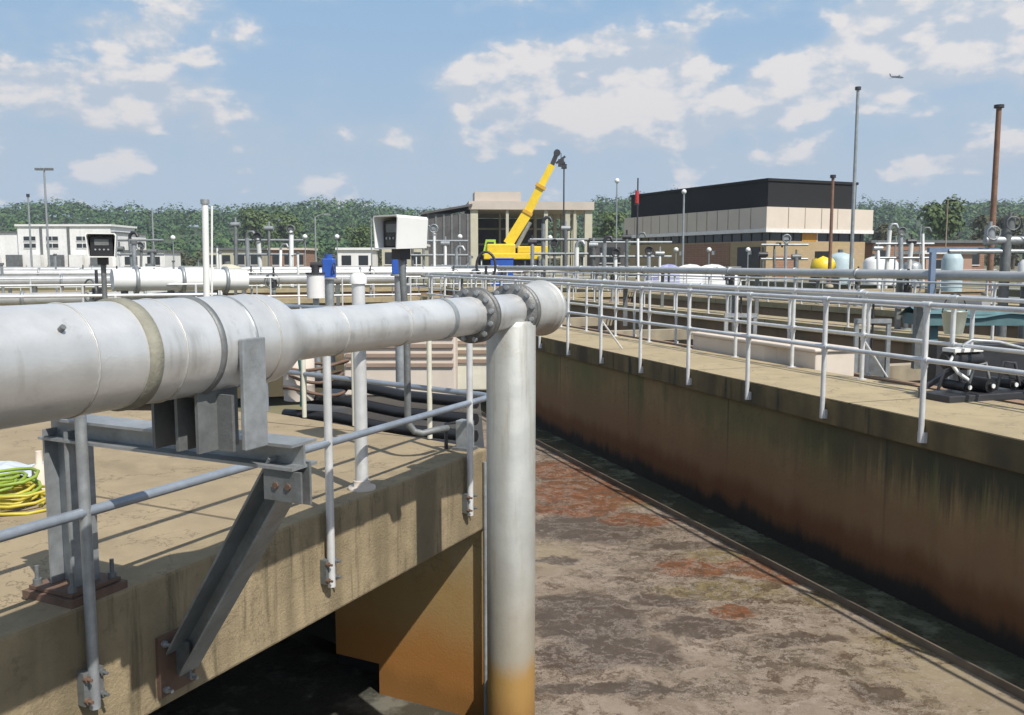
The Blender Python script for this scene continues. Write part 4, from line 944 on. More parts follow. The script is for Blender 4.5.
# ------------------------------------------------------------------ poles and lamps
def pole(px, ytop, Y, r, m, label, ybase_z=-.12, head=None, group=None, name='pole', rtop=None, cat='pole', lean=0):
    t = at(px, ytop, Y); o = thing(name, (t.x, t.y, ybase_z), label, cat, group)
    mb = MB(); mb.cyl((t.x - lean, t.y, ybase_z), t, r, 10, rtop or r*.75); mb.build('shaft', m, o)
    mb = MB(); mb.lathe((t.x - lean, t.y, ybase_z), (0, 0, 1), [(0, r*2.2), (.15, r*2.2), (.2, r*1.1)], 10); mb.build('base', M['mconc'], o)
    s = Y/900.
    if head == 'globe': mb = MB(); mb.ball(t + V((0, 0, 2.2*s)), 2.5*s, 12); mb.build('globe', M['white'], o)
    if head == 'cap': mb = MB(); mb.cyl(t, t + V((0, 0, 3*s)), r*1.5, 10); mb.build('cap', M['dark'], o)
    if head == 'cross':
        mb = MB(); mb.bar(t + V((-7*s, 0, -1*s)), t + V((7*s, 0, -1*s)), .15, .15); mb.build('crossbar', M['galv'], o)
        for k in (-7, -2.5, 2.5, 7): mb = MB(); mb.obox(t + V((k*s, 0, -.2*s)), (1.5*s, 0, 0), (0, .3, 0), (0, 0, 1.1*s)); mb.build('lamp', M['galvd'], o)
    if head == 'arm':
        mb = MB(); mb.tube([t, t + V((3*s, 0, 2.2*s)), t + V((7*s, 0, 3.6*s)), t + V((11*s, 0, 3.8*s))], .05, 8); mb.build('arm', M['galv'], o)
        mb = MB(); mb.obox(t + V((12*s, 0, 3.6*s)), (2.6*s, 0, 0), (0, .15, 0), (0, 0, .8*s)); mb.build('lamp', M['galv'], o)
    if head == 'flood':
        mb = MB(); mb.obox(t + V((0, 0, 1.5*s)), (2.6*s, 0, 0), (0, .3, 0), (0, 0, 2.2*s)); mb.obox(t + V((-2*s, 0, 4.5*s)), (3*s, 0, 0), (0, .3, 0), (0, 0, 1.4*s)); mb.build('lamp', M['dark'], o)
    return o
pole(858, 90, 62, .13, M['galv'], 'tallest grey lighting pole in front of the black topped building', head='cap', name='light_pole')
pole(833, 178, 58, .12, M['rpole'], 'shorter rusty pole with a pale top beside the tallest pole', head='cap', lean=.0)
pole(999, 108, 44, .15, M['rpole'], 'rusty brown pole rising at the far right of the basins', head='cap', rtop=.12)
pole(684, 194, 66, .09, M['galv'], 'grey pole against the side wall of the black topped building', head='globe', name='light_pole')
pole(638, 178, 74, .08, M['dark'], 'thin dark pole at the left end of the black topped building', name='mast')
pole(617, 183, 74, .07, M['galv'], 'thin grey lamp pole left of the black topped building', head='globe', name='light_pole')
pole(564, 168, 100, .10, M['dark'], 'dark floodlight pole just right of the crane boom', head='flood', name='light_pole')
pole(44, 169, 150, .20, M['galv'], 'tall mast with a crossbar of floodlights above the white building', head='cross', name='light_mast', cat='light mast')
pole(28, 197, 150, .18, M['galv'], 'shorter mast left of the floodlight mast, over the white building', head='cap', name='light_mast', cat='light mast')
pole(152, 208, 110, .12, M['galv'], 'slim pale pole between the white building and the white marker post', name='mast')
pole(315, 218, 90, .10, M['galv'], 'curved arm street lamp before the wooded hill, left one', head='arm', name='street_lamp', cat='street lamp')
pole(371, 218, 96, .08, M['galv'], 'thin pole behind the left side of the large hooded screen', name='mast')
for px, py, Y, lab in ((305, 239, 70, 'white globe lamp under the curved street lamp'), (337, 239, 70, 'white globe lamp right of the curved street lamp'), (460, 239, 72, 'white globe lamp in front of the dark shed'), (173, 240, 70, 'white globe lamp left of the white marker post'),
                       (550, 240, 75, 'white globe lamp beside the crane outrigger'), (676, 252, 70, 'white globe lamp before the brick side wall, left one'), (709, 252, 70, 'white globe lamp before the brick side wall, right one'), (748, 252, 66, 'white globe lamp near the building corner')):
    pole(px, py, Y, .05, M['galv'], lab, head='globe', group='globe lamps', name='globe_lamp', cat='lamp')
pole(896, 236, 60, .06, M['galv'], 'short grey pole right of the building', name='mast')
pole(921, 225, 70, .06, M['galv'], 'short thin pole before the right tree', name='mast')
pole(948, 200, 80, .06, M['mconc'], 'pale thin pole in front of the right tree', name='mast')

# ------------------------------------------------------------------ buildings
def quadframe(o3, xdir, w, z0, z1): return o3, xdir, w, z0, z1
def main_building():
    Dc = 84.0; c = at(766, 262, Dc); c.z = 0
    r_end = at(871, 262, Dc*1.066); l_end = at(630, 262, Dc*1.33)
    xr = V((r_end.x - c.x, r_end.y - c.y, 0)); wr = xr.length; xr.normalize()
    xl = V((-xr.y, xr.x, 0)); 
    if xl.y < 0: xl = -xl
    wl = V((l_end.x - c.x, l_end.y - c.y, 0)).length*.80; wr -= 1.1
    def H(y): return CAMZ + (262 - y)/900*Dc*1.0
    z_top, z_blk, z_pan, z_win = H(182.5), H(208), H(229), H(241)
    o = thing('office_building', c, 'low brick office building with a black upper band and pale panels', 'building')
    def slab(z0, z1, e, name, m, ex=0.0, par=None, bevel=0):
        mb = MB(); cc = c + xr*(wr/2 + ex/2) + xl*(wl/2) + V((0, 0, (z0+z1)/2)); mb.obox(cc, xr*(wr/2 + e + ex/2), xl*(wl/2 + e), V((0, 0, (z1-z0)/2))); return mb.build(name, m, par or o, bevel=bevel)
    slab(z_blk + .01, z_top, .0, 'upper_storey', M['bblack'], -1.2)
    slab(z_top + .005, z_top + .25, .12, 'roof', M['bblack'], -1.2)
    slab(z_pan, z_blk, .55, 'panel_band', M['bpanel'])
    slab(z_pan - .35, z_pan - .01, .62, 'trim', M['btrim'])
    slab(z_win, z_pan - .36, .0, 'window_band', M['glass'])
    w = slab(-.15, z_win - .005, .10, 'wall', M['brick'])
    # panel joints and mullions
    for k in range(1, 6):
        mb = MB(); q = c + xr*(wr*k/6) - xl*.56 + V((0, 0, (z_pan + z_blk)/2)); mb.obox(q, xr*.04, xl*.012, V((0, 0, (z_blk - z_pan)/2 - .02))); mb.build('panel_joint', M['mconc'], o)
    for k in range(1, 14):
        mb = MB(); q = c - xr*.56 + xl*(wl*k/14) + V((0, 0, (z_pan + z_blk)/2)); mb.obox(q, xr*.012, xl*.04, V((0, 0, (z_blk - z_pan)/2 - .02))); mb.build('panel_joint', M['mconc'], o)
    for k in range(0, 9):
        mb = MB(); q = c + xr*(.4 + (wr-.8)*k/8) - xl*.03 + V((0, 0, (z_win + z_pan - .36)/2)); mb.obox(q, xr*.07, xl*.04, V((0, 0, (z_pan - .36 - z_win)/2))); mb.build('mullion', M['btrim'] if k in (3, 4) else M['dark'], o)
    for k in range(0, 16):
        mb = MB(); q = c - xr*.03 + xl*(wl*(k+.5)/16) + V((0, 0, (z_win + z_pan - .36)/2)); mb.obox(q, xr*.04, xl*.09, V((0, 0, (z_pan - .36 - z_win)/2))); mb.build('mullion', M['dark'], o)
    mb = MB(); q = c + xr*(wr*.42) - xl*.05 + V((0, 0, (z_win + z_pan - .36)/2)); mb.obox(q, xr*(wr*.075), xl*.04, V((0, 0, (z_pan - .36 - z_win)/2 - .02))); mb.build('amber_panel', M['amber'], o)
    # side wall: red brick bay and dark doorway, front pinkish bay
    mb = MB(); q = c - xr*.12 + xl*(wl*.38) + V((0, 0, z_win/2)); mb.obox(q, xr*.03, xl*(wl*.16), V((0, 0, z_win/2 - .1))); mb.build('brick_bay', M['brickr'], o)
    mb = MB(); q = c - xr*.14 + xl*(wl*.10) + V((0, 0, z_win*.42)); mb.obox(q, xr*.05, xl*1.6, V((0, 0, z_win*.42))); dr = mb.build('doorway', M['dark'], o)
    mb = MB(); q = c + xr*(wr*.18) - xl*.12 + V((0, 0, z_win*.3)); mb.obox(q, xr*(wr*.12), xl*.03, V((0, 0, z_win*.3))); mb.build('brick_bay', M['brickr'], o)
    # roof-edge cap, rooftop vents
    for k in range(3):
        mb = MB(); q = c + xr*(wr*.3 + 2*k) + xl*(10 + 6*k) + V((0, 0, z_top + .2)); mb.cyl(q, q + V((0, 0, .35)), .3, 10); mb.build('roof_vent', M['galv'], o)
    for k in range(6):
        q = c + xl*(2 + k*5.5) - xr*.25 + V((0, 0, 2.4)); mb = MB(); mb.obox(q, xr*.12, xl*.15, V((0, 0, .2))); mb.build('wall_lamp', M['white'], o)
main_building()

def warehouse():
    Y = 132.0; x0 = at(471, 262, Y).x; x1 = at(593, 262, Y).x; zt_ = at(500, 201, Y).z; zb = -.12; dp = 26
    s = D*(x1 - x0)/D.x; 
    a = V((x0, Y, 0)); xd = V((1, .10, 0)).normalized(); w = (x1 - x0); yd = V((-xd.y, xd.x, 0))
    o = thing('open_shed', a, 'open fronted concrete frame hall with a flat roof behind the crane', 'building')
    def pt(u, v, z): return a + xd*u + yd*v + V((0, 0, z))
    mb = MB(); mb.obox(pt(w/2, dp/2, zt_ - .6), xd*(w/2 + .3), yd*(dp/2 + .3), V((0, 0, .6))); mb.build('roof', M['skelroof'], o)
    mb = MB(); mb.obox(pt(4.0, 3, zt_ + .7), xd*3.4, yd*2.5, V((0, 0, .69))); mb.build('roof_house', M['skelroof'], o)
    for u, wd in ((.5, .55), (w*.30, .2), (w*.62, .28), (w*.80, .34), (w*.86, .2), (w - .45, .55)):
        mb = MB(); mb.obox(pt(u, .5, (zt_ - 1.2 + zb)/2), xd*wd, yd*.4, V((0, 0, (zt_ - 1.2 - zb)/2))); mb.build('column', M['skel'], o)
        mb = MB(); mb.obox(pt(u, dp*.5, (zt_ - 1.2 + zb)/2), xd*wd*.8, yd*.3, V((0, 0, (zt_ - 1.2 - zb)/2))); mb.build('column', M['skel'], o)
    mb = MB(); mb.obox(pt(w*.42, dp - .2, (zt_ - 1.3)/2), xd*(w*.42), yd*.15, V((0, 0, (zt_ - 1.3)/2))); mb.build('rear_wall', M['shed'], o)
    mb = MB(); mb.obox(pt(.1, dp/2, (zt_ - 1.3)/2), xd*.1, yd*(dp/2 - .8), V((0, 0, (zt_ - 1.3)/2))); mb.build('side_wall', M['shed'], o)
    for k, z in enumerate((zt_*.42, zt_*.66)):
        mb = MB(); mb.obox(pt(w*.5, dp*.5 + .6, z), xd*(w/2 - 1), yd*.15, V((0, 0, .15))); mb.build('beam', M['skel'], o)
    mb = MB(); mb.obox(pt(w*.62, .3, 2.2), xd*3.4, yd*.15, V((0, 0, .15))); mb.build('beam', M['skel'], o)
    # dark shed on its left
    b = thing('dark_shed', pt(-6.5, 3, 0), 'dark ribbed shed adjoining the left side of the open hall', 'building')
    zs = at(440, 213, Y).z
    mb = MB(); mb.obox(pt(-3.4, 6, zs/2 - .06), xd*3.3, yd*6, V((0, 0, zs/2 - .06))); mb.build('wall', M['shed'], b)
    for k in range(6):
        mb = MB(); mb.obox(pt(-6.2 + k*1.15, -.06, zs/2 - .05), xd*.14, yd*.05, V((0, 0, zs/2 - .1))); mb.build('rib', M['galvd'], b)
    mb = MB(); mb.add([pt(-7.2, -.6, zs - .3), pt(.2, -.6, zs + 1.0), pt(.2, 12.5, zs + 1.0), pt(-7.2, 12.5, zs - .3), pt(-7.2, -.6, zs - .0), pt(.2, -.6, zs + 1.3), pt(.2, 12.5, zs + 1.3), pt(-7.2, 12.5, zs)],
                      [(0, 3, 2, 1), (4, 5, 6, 7), (0, 1, 5, 4), (1, 2, 6, 5), (2, 3, 7, 6), (3, 0, 4, 7)]); mb.build('roof', M['shed'], b)
warehouse()

def white_building():
    Y = 165.0
    a = at(-40, 262, Y); b = at(116, 262, Y); W_ = b.x - a.x
    o = thing('white_building', (a.x, Y, 0), 'white office building with paired dark windows at the far left', 'building')
    def zz(y): return CAMZ + (262 - y)/900*Y
    mb = MB(); mb.box(a.x, b.x, Y, Y + 14, -.12, zz(233)); mb.build('wall', M['offw'], o)
    mb = MB(); mb.box(at(6, 0, Y).x, at(101, 0, Y).x, Y - .6, Y + 10, -.1, zz(227)); uw = mb.build('front_wall', M['offw'], o)
    mb = MB(); mb.box(at(4, 0, Y).x, at(103, 0, Y).x, Y - .9, Y + 10.4, zz(227) + .01, zz(225)); mb.build('roof', M['white'], o)
    mb = MB(); mb.box(a.x - .3, b.x + .3, Y - .3, Y + 14.4, zz(233) + .01, zz(232.0)); mb.build('roof', M['galvd'], o)
    for k, cxp in enumerate((18, 41, 72)):
        for r_, yy in enumerate((239, 246)):
            for i in (-1, 1):
                x = at(cxp + i*3.2, 0, Y).x; mb = MB(); mb.box(x - .5, x + .5, Y - .66, Y - .605, zz(yy) - .38, zz(yy) + .38); f = mb.build('window', M['glass'], o)
                mb = MB(); mb.box(x - .58, x + .58, Y - .72, Y - .665, zz(yy) - .50, zz(yy) - .385); mb.build('sill', M['white'], f)
    for cxp in (30, 58):
        x = at(cxp, 0, Y).x; mb = MB(); mb.box(x - .22, x + .22, Y - .75, Y - .605, -.1, zz(228)); mb.build('downpipe', M['galvd'], o)
    for k in range(7):
        x = a.x + 2 + k*W_/7.5; mb = MB(); mb.box(x, x + 2.4, Y - 2.2, Y - 1.0, -.1, zz(255)); mb.build('porch', M['offw'] if k % 2 else M['galvd'], o)
white_building()

def low_building(px0, px1, ytop, Y, dp, m, roofm, label, openings=0, name='low_building'):
    a = at(px0, 262, Y); b = at(px1, 262, Y); zt_ = at(px0, ytop, Y).z
    o = thing(name, (a.x, Y, -.12), label, 'building')
    mb = MB(); mb.box(a.x, b.x, Y, Y + dp, -.12, zt_); mb.build('wall', m, o)
    mb = MB(); mb.box(a.x - .25, b.x + .25, Y - .25, Y + dp + .25, zt_ + .003, zt_ + .28); mb.build('roof', roofm, o)
    for k in range(openings):
        x = a.x + (b.x - a.x)*(k + .5)/openings; w = (b.x - a.x)/openings*.28
        mb = MB(); mb.box(x - w, x + w, Y - .05, Y - .003, .5 + zt_*.2, zt_*.78); f = mb.build('window', M['glass'], o)
        mb = MB(); mb.box(x - w - .05, x + w + .05, Y - .10, Y - .053, .5 + zt_*.2 - .08, .5 + zt_*.2 + .01); mb.build('sill', M['btrim'], f)
low_building(270, 306, 250, 118, 6, M['brickr'], M['bpanel'], 'low orange brick building before the wooded hill', 3)
low_building(338, 372, 250, 108, 6, M['offw'], M['white'], 'low white hut right of the globe lamps', 2)
low_building(382, 424, 246, 112, 6, M['skel'], M['btrim'], 'low cream building under the large hooded screen', 3)
low_building(872, 984, 243, 96, 12, M['brickr'], M['galvd'], 'long low brick building with a dark roof beyond the right basins', 5)
low_building(926, 972, 254, 74, 5, mat('pink_brick', (.42, .27, .20), .85, 0, .1, 1), M['btrim'], 'pinkish block hut in front of the long low brick building', 1)
low_building(592, 628, 240, 120, 8, M['shed'], M['galvd'], 'small dark shed between the open hall and the office building', 1)
low_building(120, 165, 252, 126, 6, M['offw'], M['galvd'], 'low pale hut right of the white building', 2)
low_building(205, 262, 250, 122, 6, M['skel'], M['galvd'], 'long low tan hut left of the orange brick building', 4)

# small yard things
def tank(px, ybot, Y, w, h, m, label, name='tank', cat='tank', dome=True):
    p = at(px, ybot, Y); z = -.12; o = thing(name, (p.x, p.y, z), label, cat)
    mb = MB(); mb.lathe((p.x, p.y, z), (0, 0, 1), [(0, w), (h*.8, w), (h*.93, w*.75), (h, w*.25)] if dome else [(0, w), (h, w)], 20); mb.build('body', m, o)
    mb = MB(); mb.lathe((p.x, p.y, z + h), (0, 0, 1), [(0, w*.2), (h*.1, w*.2)], 10); mb.build('lid', M['galvd'], o)
tank(840, 268, 66, .95, 2.3, M['ltblue'], 'light blue tank between the rusty pole and the tallest pole')
tank(874, 268, 64, .75, 2.0, M['white'], 'left white tank right of the tallest pole')
tank(887, 268, 64, .75, 1.9, M['white'], 'right white tank right of the tallest pole')
tank(912, 268, 60, .6, 1.7, M['galv'], 'grey tank left of the pinkish hut')
tank(952, 268, 50, .55, 2.2, M['ltblue'], 'light blue cylinder beside the blue frame at right')
tank(150, 275, 44, 1.0, 1.4, M['white'], 'squat white domed tank among the left railings')
tank(228, 275, 48, .8, 1.5, M['skel'], 'cream domed tank right of the white marker post')
def mixer():
    p = at(823, 268, 62); o = thing('cement_mixer', (p.x, p.y, -.12), 'yellow drum mixer with a black motor in front of the brick wall', 'mixer')
    mb = MB(); mb.lathe((p.x - .7, p.y, .9), V((.9, 0, .35)), [(0, .35), (.3, .75), (.9, .8), (1.4, .4), (1.5, .38)], 18); mb.build('drum', M['ybody'], o)
    mb = MB(); mb.obox((p.x - .1, p.y, 1.95), (.4, 0, 0), (0, .3, 0), (0, 0, .28)); mb.build('motor', M['black'], o)
    mb = MB()
    for k in (-.6, .6): mb.bar((p.x + k, p.y, -.12), (p.x, p.y, .9), .12, .12)
    mb.build('frame', M['dark'], o)
    for k in (-.7, .7): mb = MB(); mb.cyl((p.x + k, p.y - .4, .22), (p.x + k, p.y - .25, .22), .34, 14); mb.build('wheel', M['black'], o)
mixer()
# white and lilac covers along the side wall
for k, (px, w, m, lab) in enumerate(((668, 1.6, 'lil', 'lilac tarpaulin heap before the brick side wall'), (690, 1.8, 'white', 'left white tarpaulin heap before the brick side wall'), (712, 1.9, 'white', 'right white tarpaulin heap before the brick side wall'))):
    p = at(px, 266, 62); mb = MB(); mm = mat('lilac_sheet', (.33, .34, .55), .6) if m == 'lil' else M['white']
    rs = []
    for i in range(7):
        th = math.pi/2*i/6; rs.append([V((p.x + math.cos(2*math.pi*q/18)*w*math.cos(th)*(1+.12*math.sin(q*2.3+i)), p.y + math.sin(2*math.pi*q/18)*.9*math.cos(th), -.12 + 1.35*math.sin(th)*(1+.1*math.sin(q*1.7)))) for q in range(18)])
    mb.rings(rs); mb.build('tarpaulin_heap', mm, label=lab, cat='tarpaulin')
# red beacon mast
o = thing('beacon', at(637, 205, 73.5), 'small red beacon box on the dark mast beside the black roof', 'beacon'); c = at(637, 197, 73.6); mb = MB(); mb.cyl(c + V((0, 0, -.5)), c + V((0, 0, .5)), .16, 10); mb.build('lens', M['red'], o)
mb = MB(); mb.cyl(c + V((0, 0, -.62)), c + V((0, 0, -.5)), .2, 10); mb.build('base', M['dark'], o)

# ------------------------------------------------------------------ crane
def crane():
    Y = 112.0; A = lambda px, py, dy=0: at(px, py, Y + dy)
    root = A(505, 262); o = thing('mobile_crane', (root.x, root.y, -.12), 'yellow mobile crane with its telescopic boom raised to the right', 'crane')
    b0, b1, b2, b3 = A(508, 244), A(528, 212), A(541, 186), A(552, 165)
    for a, b, w, nm in ((b0, b1, 1.25, 'boom_section'), (b1 - (b1-b0)*.03, b2, 1.02, 'boom_section'), (b2 - (b2-b1)*.03, b3, .82, 'boom_section')):
        mb = MB(); mb.bar(a, b, w*.8, w, side=(0, 1, 0)); mb.build(nm, M['ybody'], o)
    for t in (b1, b2): mb = MB(); dd = (b3 - b0).normalized(); mb.bar(t - dd*.3, t + dd*.1, 1.25, 1.3, side=(0, 1, 0)); mb.build('collar', mat('crane_amber', (.62, .34, .03), .5), o)
    h = A(557, 153); mb = MB(); mb.bar(b3, h, .5, .55, side=(0, 1, 0)); mb.bar(b3 + V((.5, 0, .2)), h + V((1.0, 0, -.4)), .3, .25, side=(0, 1, 0)); mb.cyl(h - V((0, .3, 0)), h + V((0, .3, 0)), .42, 14); mb.build('boom_head', M['dark'], o)
    hk = A(561, 163); mb = MB(); mb.cyl(h + V((.5, 0, 0)), hk, .05, 6); mb.build('cable', M['dark'], o); mb = MB(); mb.obox(hk, (.35, 0, 0), (0, .2, 0), (0, 0, .45)); mb.build('hook_block', M['dark'], o)
    mb = MB(); mb.cyl(A(516, 248), A(530, 222), .28, 10); mb.build('ram', M['galv'], o)
    mb = MB(); p = A(500, 249); mb.box(p.x - 1.6, p.x + 1.9, p.y - 1.2, p.y + 1.2, p.z - 1.1, p.z + .6); mb.build('turntable', M['ybody'], o, bevel=.15)
    p = A(490, 247); mb = MB(); mb.add([(p.x - .9, p.y - .9, p.z - 1.0), (p.x + .7, p.y - .9, p.z - 1.0), (p.x + .7, p.y + .9, p.z - 1.0), (p.x - .9, p.y + .9, p.z - 1.0), (p.x - .5, p.y - .8, p.z + .9), (p.x + .7, p.y - .8, p.z + .9), (p.x + .7, p.y + .8, p.z + .9), (p.x - .5, p.y + .8, p.z + .9)],
        [(0, 3, 2, 1), (4, 5, 6, 7), (0, 1, 5, 4), (1, 2, 6, 5), (2, 3, 7, 6), (3, 0, 4, 7)]); cb = mb.build('cab', M['lgreen'], o)
    mb = MB(); mb.box(p.x - .35, p.x + .5, p.y - .93, p.y - .905, p.z - .2, p.z + .6); mb.build('window', M['glass'], cb)
    a = A(512, 252); b = A(545, 257); mb = MB(); mb.box(A(484, 250).x, b.x, Y - 1.3, Y + 1.3, b.z - .3, b.z + .45); mb.build('chassis', M['ybody'], o, bevel=.1)
    mb = MB(); mb.box(b.x - 3.4, b.x + .3, Y - 1.2, Y + 1.2, b.z + .455, b.z + 1.3); mb.build('deck_box', M['ybody'], o, bevel=.1)
    zc = .55
    for k in range(4):
        x = A(490, 250).x + k*1.85; mb = MB(); mb.cyl((x, Y - 1.45, zc), (x, Y - 1.0, zc), .65, 16); mb.cyl((x, Y + 1.0, zc), (x, Y + 1.45, zc), .65, 16); wh = mb.build('wheel', M['black'], o)
        mb = MB(); mb.cyl((x, Y - 1.5, zc), (x, Y - 1.455, zc), .3, 12); mb.build('rim', M['galv'], wh)
    for k in (-1, 1):
        x = root.x + k*4.2; mb = MB(); mb.bar((x, Y - 2.6, b.z), (x, Y + 2.6, b.z), .3, .3); mb.cyl((x, Y - 2.6, -.1), (x, Y - 2.6, b.z), .14, 8); mb.lathe((x, Y - 2.6, -.11), (0, 0, 1), [(0, .5), (.1, .5)], 12); mb.build('outrigger', M['galv'], o)
crane()
p = at(502, 266, 60); mb = MB(); mb.box(p.x - .75, p.x + .75, p.y, p.y + 1, -.12, p.z + .45); mb.box(p.x - .8, p.x + .8, p.y - .05, p.y + 1.05, p.z + .453, p.z + .52)
mb.build('skip', M['blue'], label='blue skip bin below the crane', cat='bin', bevel=.04)
o = thing('reel', at(486, 268, 40), 'dark upright cable reel left of the blue skip bin', 'reel'); c = at(486, 266, 40); mb = MB(); mb.tube([c + V((math.cos(2*math.pi*k/20)*.42, 0, math.sin(2*math.pi*k/20)*.62)) for k in range(21)], .06, 8); mb.build('rim', M['dark'], o)
mb = MB(); mb.box(c.x - .06, c.x + .06, c.y - .06, c.y + .06, 0, c.z); mb.build('stand', M['dark'], o)

# aeroplane high in the sky
def plane():
    c = at(897, 77, 1300); f = V((1, .25, -.03)).normalized(); s = V((-f.y, f.x, 0)).normalized(); o = thing('aeroplane', c, 'small airliner flying high beside the tallest pole', 'aeroplane')
    Ln = 11; mb = MB(); mb.lathe(c - f*Ln, f, [(0, .2), (3, 1.1), (8, 1.5), (18, 1.5), (20.5, 1.0), (22, .1)], 12); mb.build('fuselage', M['dark'], o)
    for k in (-1, 1):
        mb = MB(); a = c + f*1.5; b = c - f*4 + s*k*12; mb.add([a + f*2, a - f*2, b - f*.8, b + f*.6, a + f*2 + V((0,0,.3)), a - f*2 + V((0,0,.3)), b - f*.8 + V((0,0,.15)), b + f*.6 + V((0,0,.15))], [(0,1,2,3), (7,6,5,4), (0,3,7,4), (1,5,6,2), (2,6,7,3), (0,4,5,1)]); mb.build('wing', M['dark'], o)
    mb = MB(); a = c - f*9; mb.add([a + s*.15, a - f*2.5 + s*.15, a - f*3.5 + V((0,0,4)) + s*.15, a - f*2 + V((0,0,4)) + s*.15, a - s*.15, a - f*2.5 - s*.15, a - f*3.5 + V((0,0,4)) - s*.15, a - f*2 + V((0,0,4)) - s*.15], [(0,1,2,3), (7,6,5,4), (0,4,5,1), (1,5,6,2), (2,6,7,3), (3,7,4,0)]); mb.build('tail_fin', M['dark'], o)
plane()

# ------------------------------------------------------------------ hills and trees
def ridge_y(px):
    pts = [(-900, 214), (-300, 210), (0, 208), (60, 206), (130, 208), (200, 212), (260, 206), (320, 206), (400, 210), (450, 214), (520, 212), (590, 202), (640, 196), (760, 200), (870, 202), (905, 207), (950, 205), (1024, 200), (1400, 204), (2000, 212)]
    for (a, ya), (b, yb) in zip(pts, pts[1:]):
        if a <= px <= b: return ya + (yb - ya)*(px - a)/(b - a)
    return 212
def hillz(px, Y):                                                # terrain height on the ray column px at distance Y
    top = (262 - ridge_y(px))/900*820 - 11
    k = min(1, max(0, (Y - 380)/(820 - 380))); k = k*k*(3 - 2*k)
    return -.12 + top*k + (6*MN.noise(V((px*.012, Y*.006, 0))) if Y > 420 else 0)*k
mb = MB(); cols = list(range(-900, 2001, 50)); rows = [370, 430, 490, 550, 620, 700, 780, 850, 1000, 1150]
for px in cols:
    for Y in rows:
        x = (px - CX)/905*Y; z = hillz(px, Y) if Y <= 850 else hillz(px, 850) - (Y - 850)*.03
        mb.v.append(V((x, Y, z - (.5 if Y == 370 else 0))))
nr = len(rows)
for i in range(len(cols) - 1):
    for k in range(nr - 1): mb.f.append([i*nr + k, (i+1)*nr + k, (i+1)*nr + k + 1, i*nr + k + 1]); mb.sm.append(True)
mb.build('hills', mat('hill_ground', (.05, .075, .03), .95, 0, .3, .05), kind='structure')
def crown(mb, c, rx, rz, n, q):
    for _ in range(n):
        v = V((random.gauss(0, 1), random.gauss(0, 1), random.gauss(0, 1))).normalized()
        if v.z < -.4: v.z = -v.z
        lump = .78 + .35*MN.noise(V((v.x*1.8 + c.x, v.y*1.8 + c.y, v.z*1.8)))
        p = V(c) + V((v.x*rx, v.y*rx, v.z*rz))*lump*random.uniform(.75, 1.08)
        nn = (v + V((random.uniform(-.35, .35), random.uniform(-.35, .35), random.uniform(-.1, .5)))).normalized()
        a = nn.orthogonal().normalized(); b = nn.cross(a); ang = random.uniform(0, 3.14); a, b = a*math.cos(ang) + b*math.sin(ang), b*math.cos(ang) - a*math.sin(ang)
        s = q*random.uniform(.6, 1.3)
        bi = len(mb.v); mb.v += [p - a*s, p - b*s*.7, p + a*s, p + b*s*.7]; mb.f.append([bi, bi+1, bi+2, bi+3]); mb.sm.append(False)
mb = MB()
for i in range(3400):
    px = random.uniform(-500, 1550); Y = random.choice((1, 1, 0))*random.uniform(620, 850) or random.uniform(400, 700)
    x = (px - CX)/905*Y; r = random.choice((random.uniform(3.5, 6), random.uniform(6, 10.5))); crown(mb, V((x, Y, hillz(px, Y) + r*.75)), r, r*random.uniform(.8, 1.3), 60, 1.15)
mb.build('woodland', M['wood'], label='hillside woodland stretching across the whole background', cat='wood', kind='stuff')
mb = MB()
for i in range(520):
    px = random.uniform(-500, 1550); Y = random.uniform(225, 300); x = (px - CX)/905*Y
    mx = 3.6 if not 180 < px < 300 else 4.6
    r = random.uniform(1.8, mx)*.8; crown(mb, V((x, Y, r*.7)), r, r, 60, .55)
mb.build('scrub', M['leafd'], label='olive brown scrub line at the foot of the hill', cat='scrub', kind='stuff')
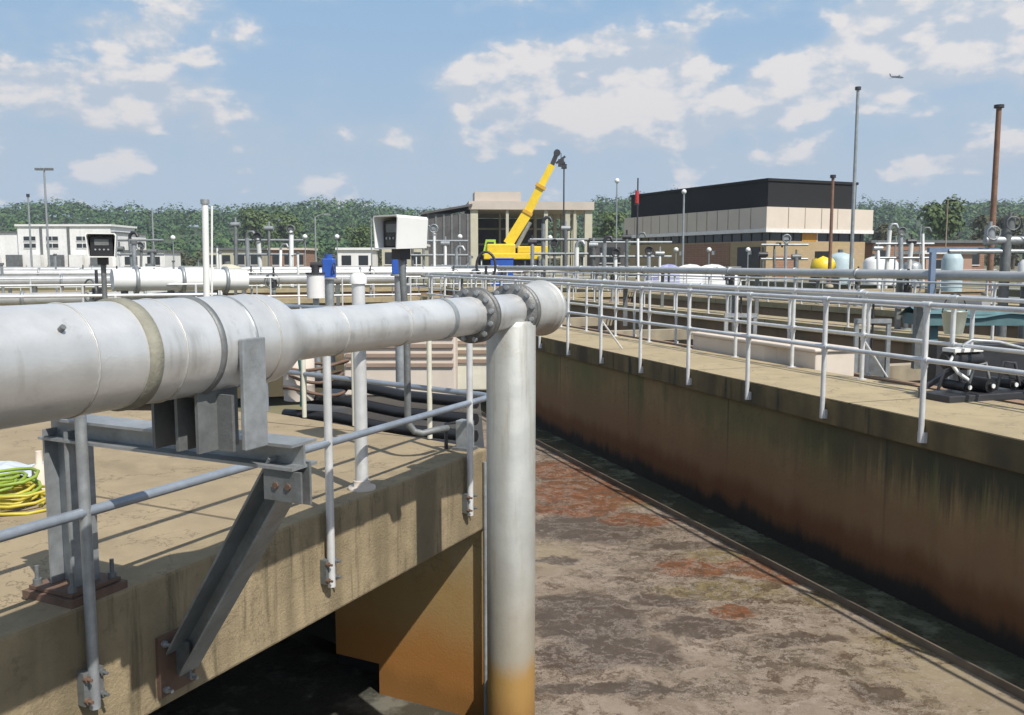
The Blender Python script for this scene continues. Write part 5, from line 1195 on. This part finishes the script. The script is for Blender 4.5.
def tree(px, ytop, Y, r, m, label, n=700, name='tree'):
    t = at(px, ytop, Y); h = t.z + .12; o = thing(name, (t.x, t.y, -.12), label, 'tree', None)
    mb = MB(); mb.tube([V((t.x, t.y, -.12)), V((t.x + .1, t.y, h*.3)), V((t.x, t.y, h*.6)), V((t.x + .1, t.y, h*.85))], [h*.03, h*.025, h*.015, h*.006], 8)
    for k in range(6):
        a = k*1.05; z = h*(.3 + .07*k); mb.tube([V((t.x, t.y, z)), V((t.x + math.cos(a)*r*.4, t.y + math.sin(a)*r*.4, z + h*.1)), V((t.x + math.cos(a)*r*.7, t.y + math.sin(a)*r*.7, z + h*.22))], [h*.012, h*.008, h*.003], 6)
    mb.build('trunk', M['bark'], o)
    mb = MB()
    for k in range(9):
        a = random.uniform(0, 6.28); q = random.uniform(0, .55)*r; z = h*random.uniform(.42, .84); crown(mb, V((t.x + math.cos(a)*q, t.y + math.sin(a)*q, z)), r*.52, min(h - z, r*.6), n//9, r*.075)
    mb.build('crown', m, o)
tree(948, 190, 170, 5.2, M['leafm'], 'bushy green tree beyond the low brick building at right', 1500)
tree(255, 206, 330, 9.0, M['leafm'], 'brighter green tree standing before the hill, left one', 1500)
tree(284, 209, 340, 8.0, M['leafm'], 'brighter green tree standing before the hill, right one', 1500)
tree(985, 214, 190, 5.0, M['leafd'], 'darker tree just left of the rusty pole', 1200)
tree(610, 210, 210, 5.0, M['leafm'], 'green tree between the open hall and the office building', 1200)
tree(884, 222, 190, 4.0, M['leafd'], 'low bushy tree right of the office building', 1000)
tree(1016, 212, 200, 6.0, M['leafd'], 'dark tree at the right edge behind the rusty pole', 1200)
tree(360, 222, 240, 5.0, M['leafm'], 'round green tree left of the large hooded screen', 1000)

# ------------------------------------------------------------------ haze
mb = MB(); mb.box(-2300, 2300, -2300, 2300, -3.7, 190)
hm = bpy.data.materials.new('haze'); hm.use_nodes = True; hn = hm.node_tree.nodes; hl = hm.node_tree.links
for x in list(hn):
    if x.type != 'OUTPUT_MATERIAL': hn.remove(x)
pv = hn.new('ShaderNodeVolumePrincipled'); pv.inputs['Color'].default_value = (.80, .88, 1, 1); pv.inputs['Density'].default_value = .00030; pv.inputs['Anisotropy'].default_value = .2
ho = [x for x in hn if x.type == 'OUTPUT_MATERIAL'][0]; hl.new(pv.outputs[0], ho.inputs['Volume'])
mb.build('haze', hm, label='thin pale air over the whole works', cat='haze', kind='stuff', origin=(0, 0, 0))
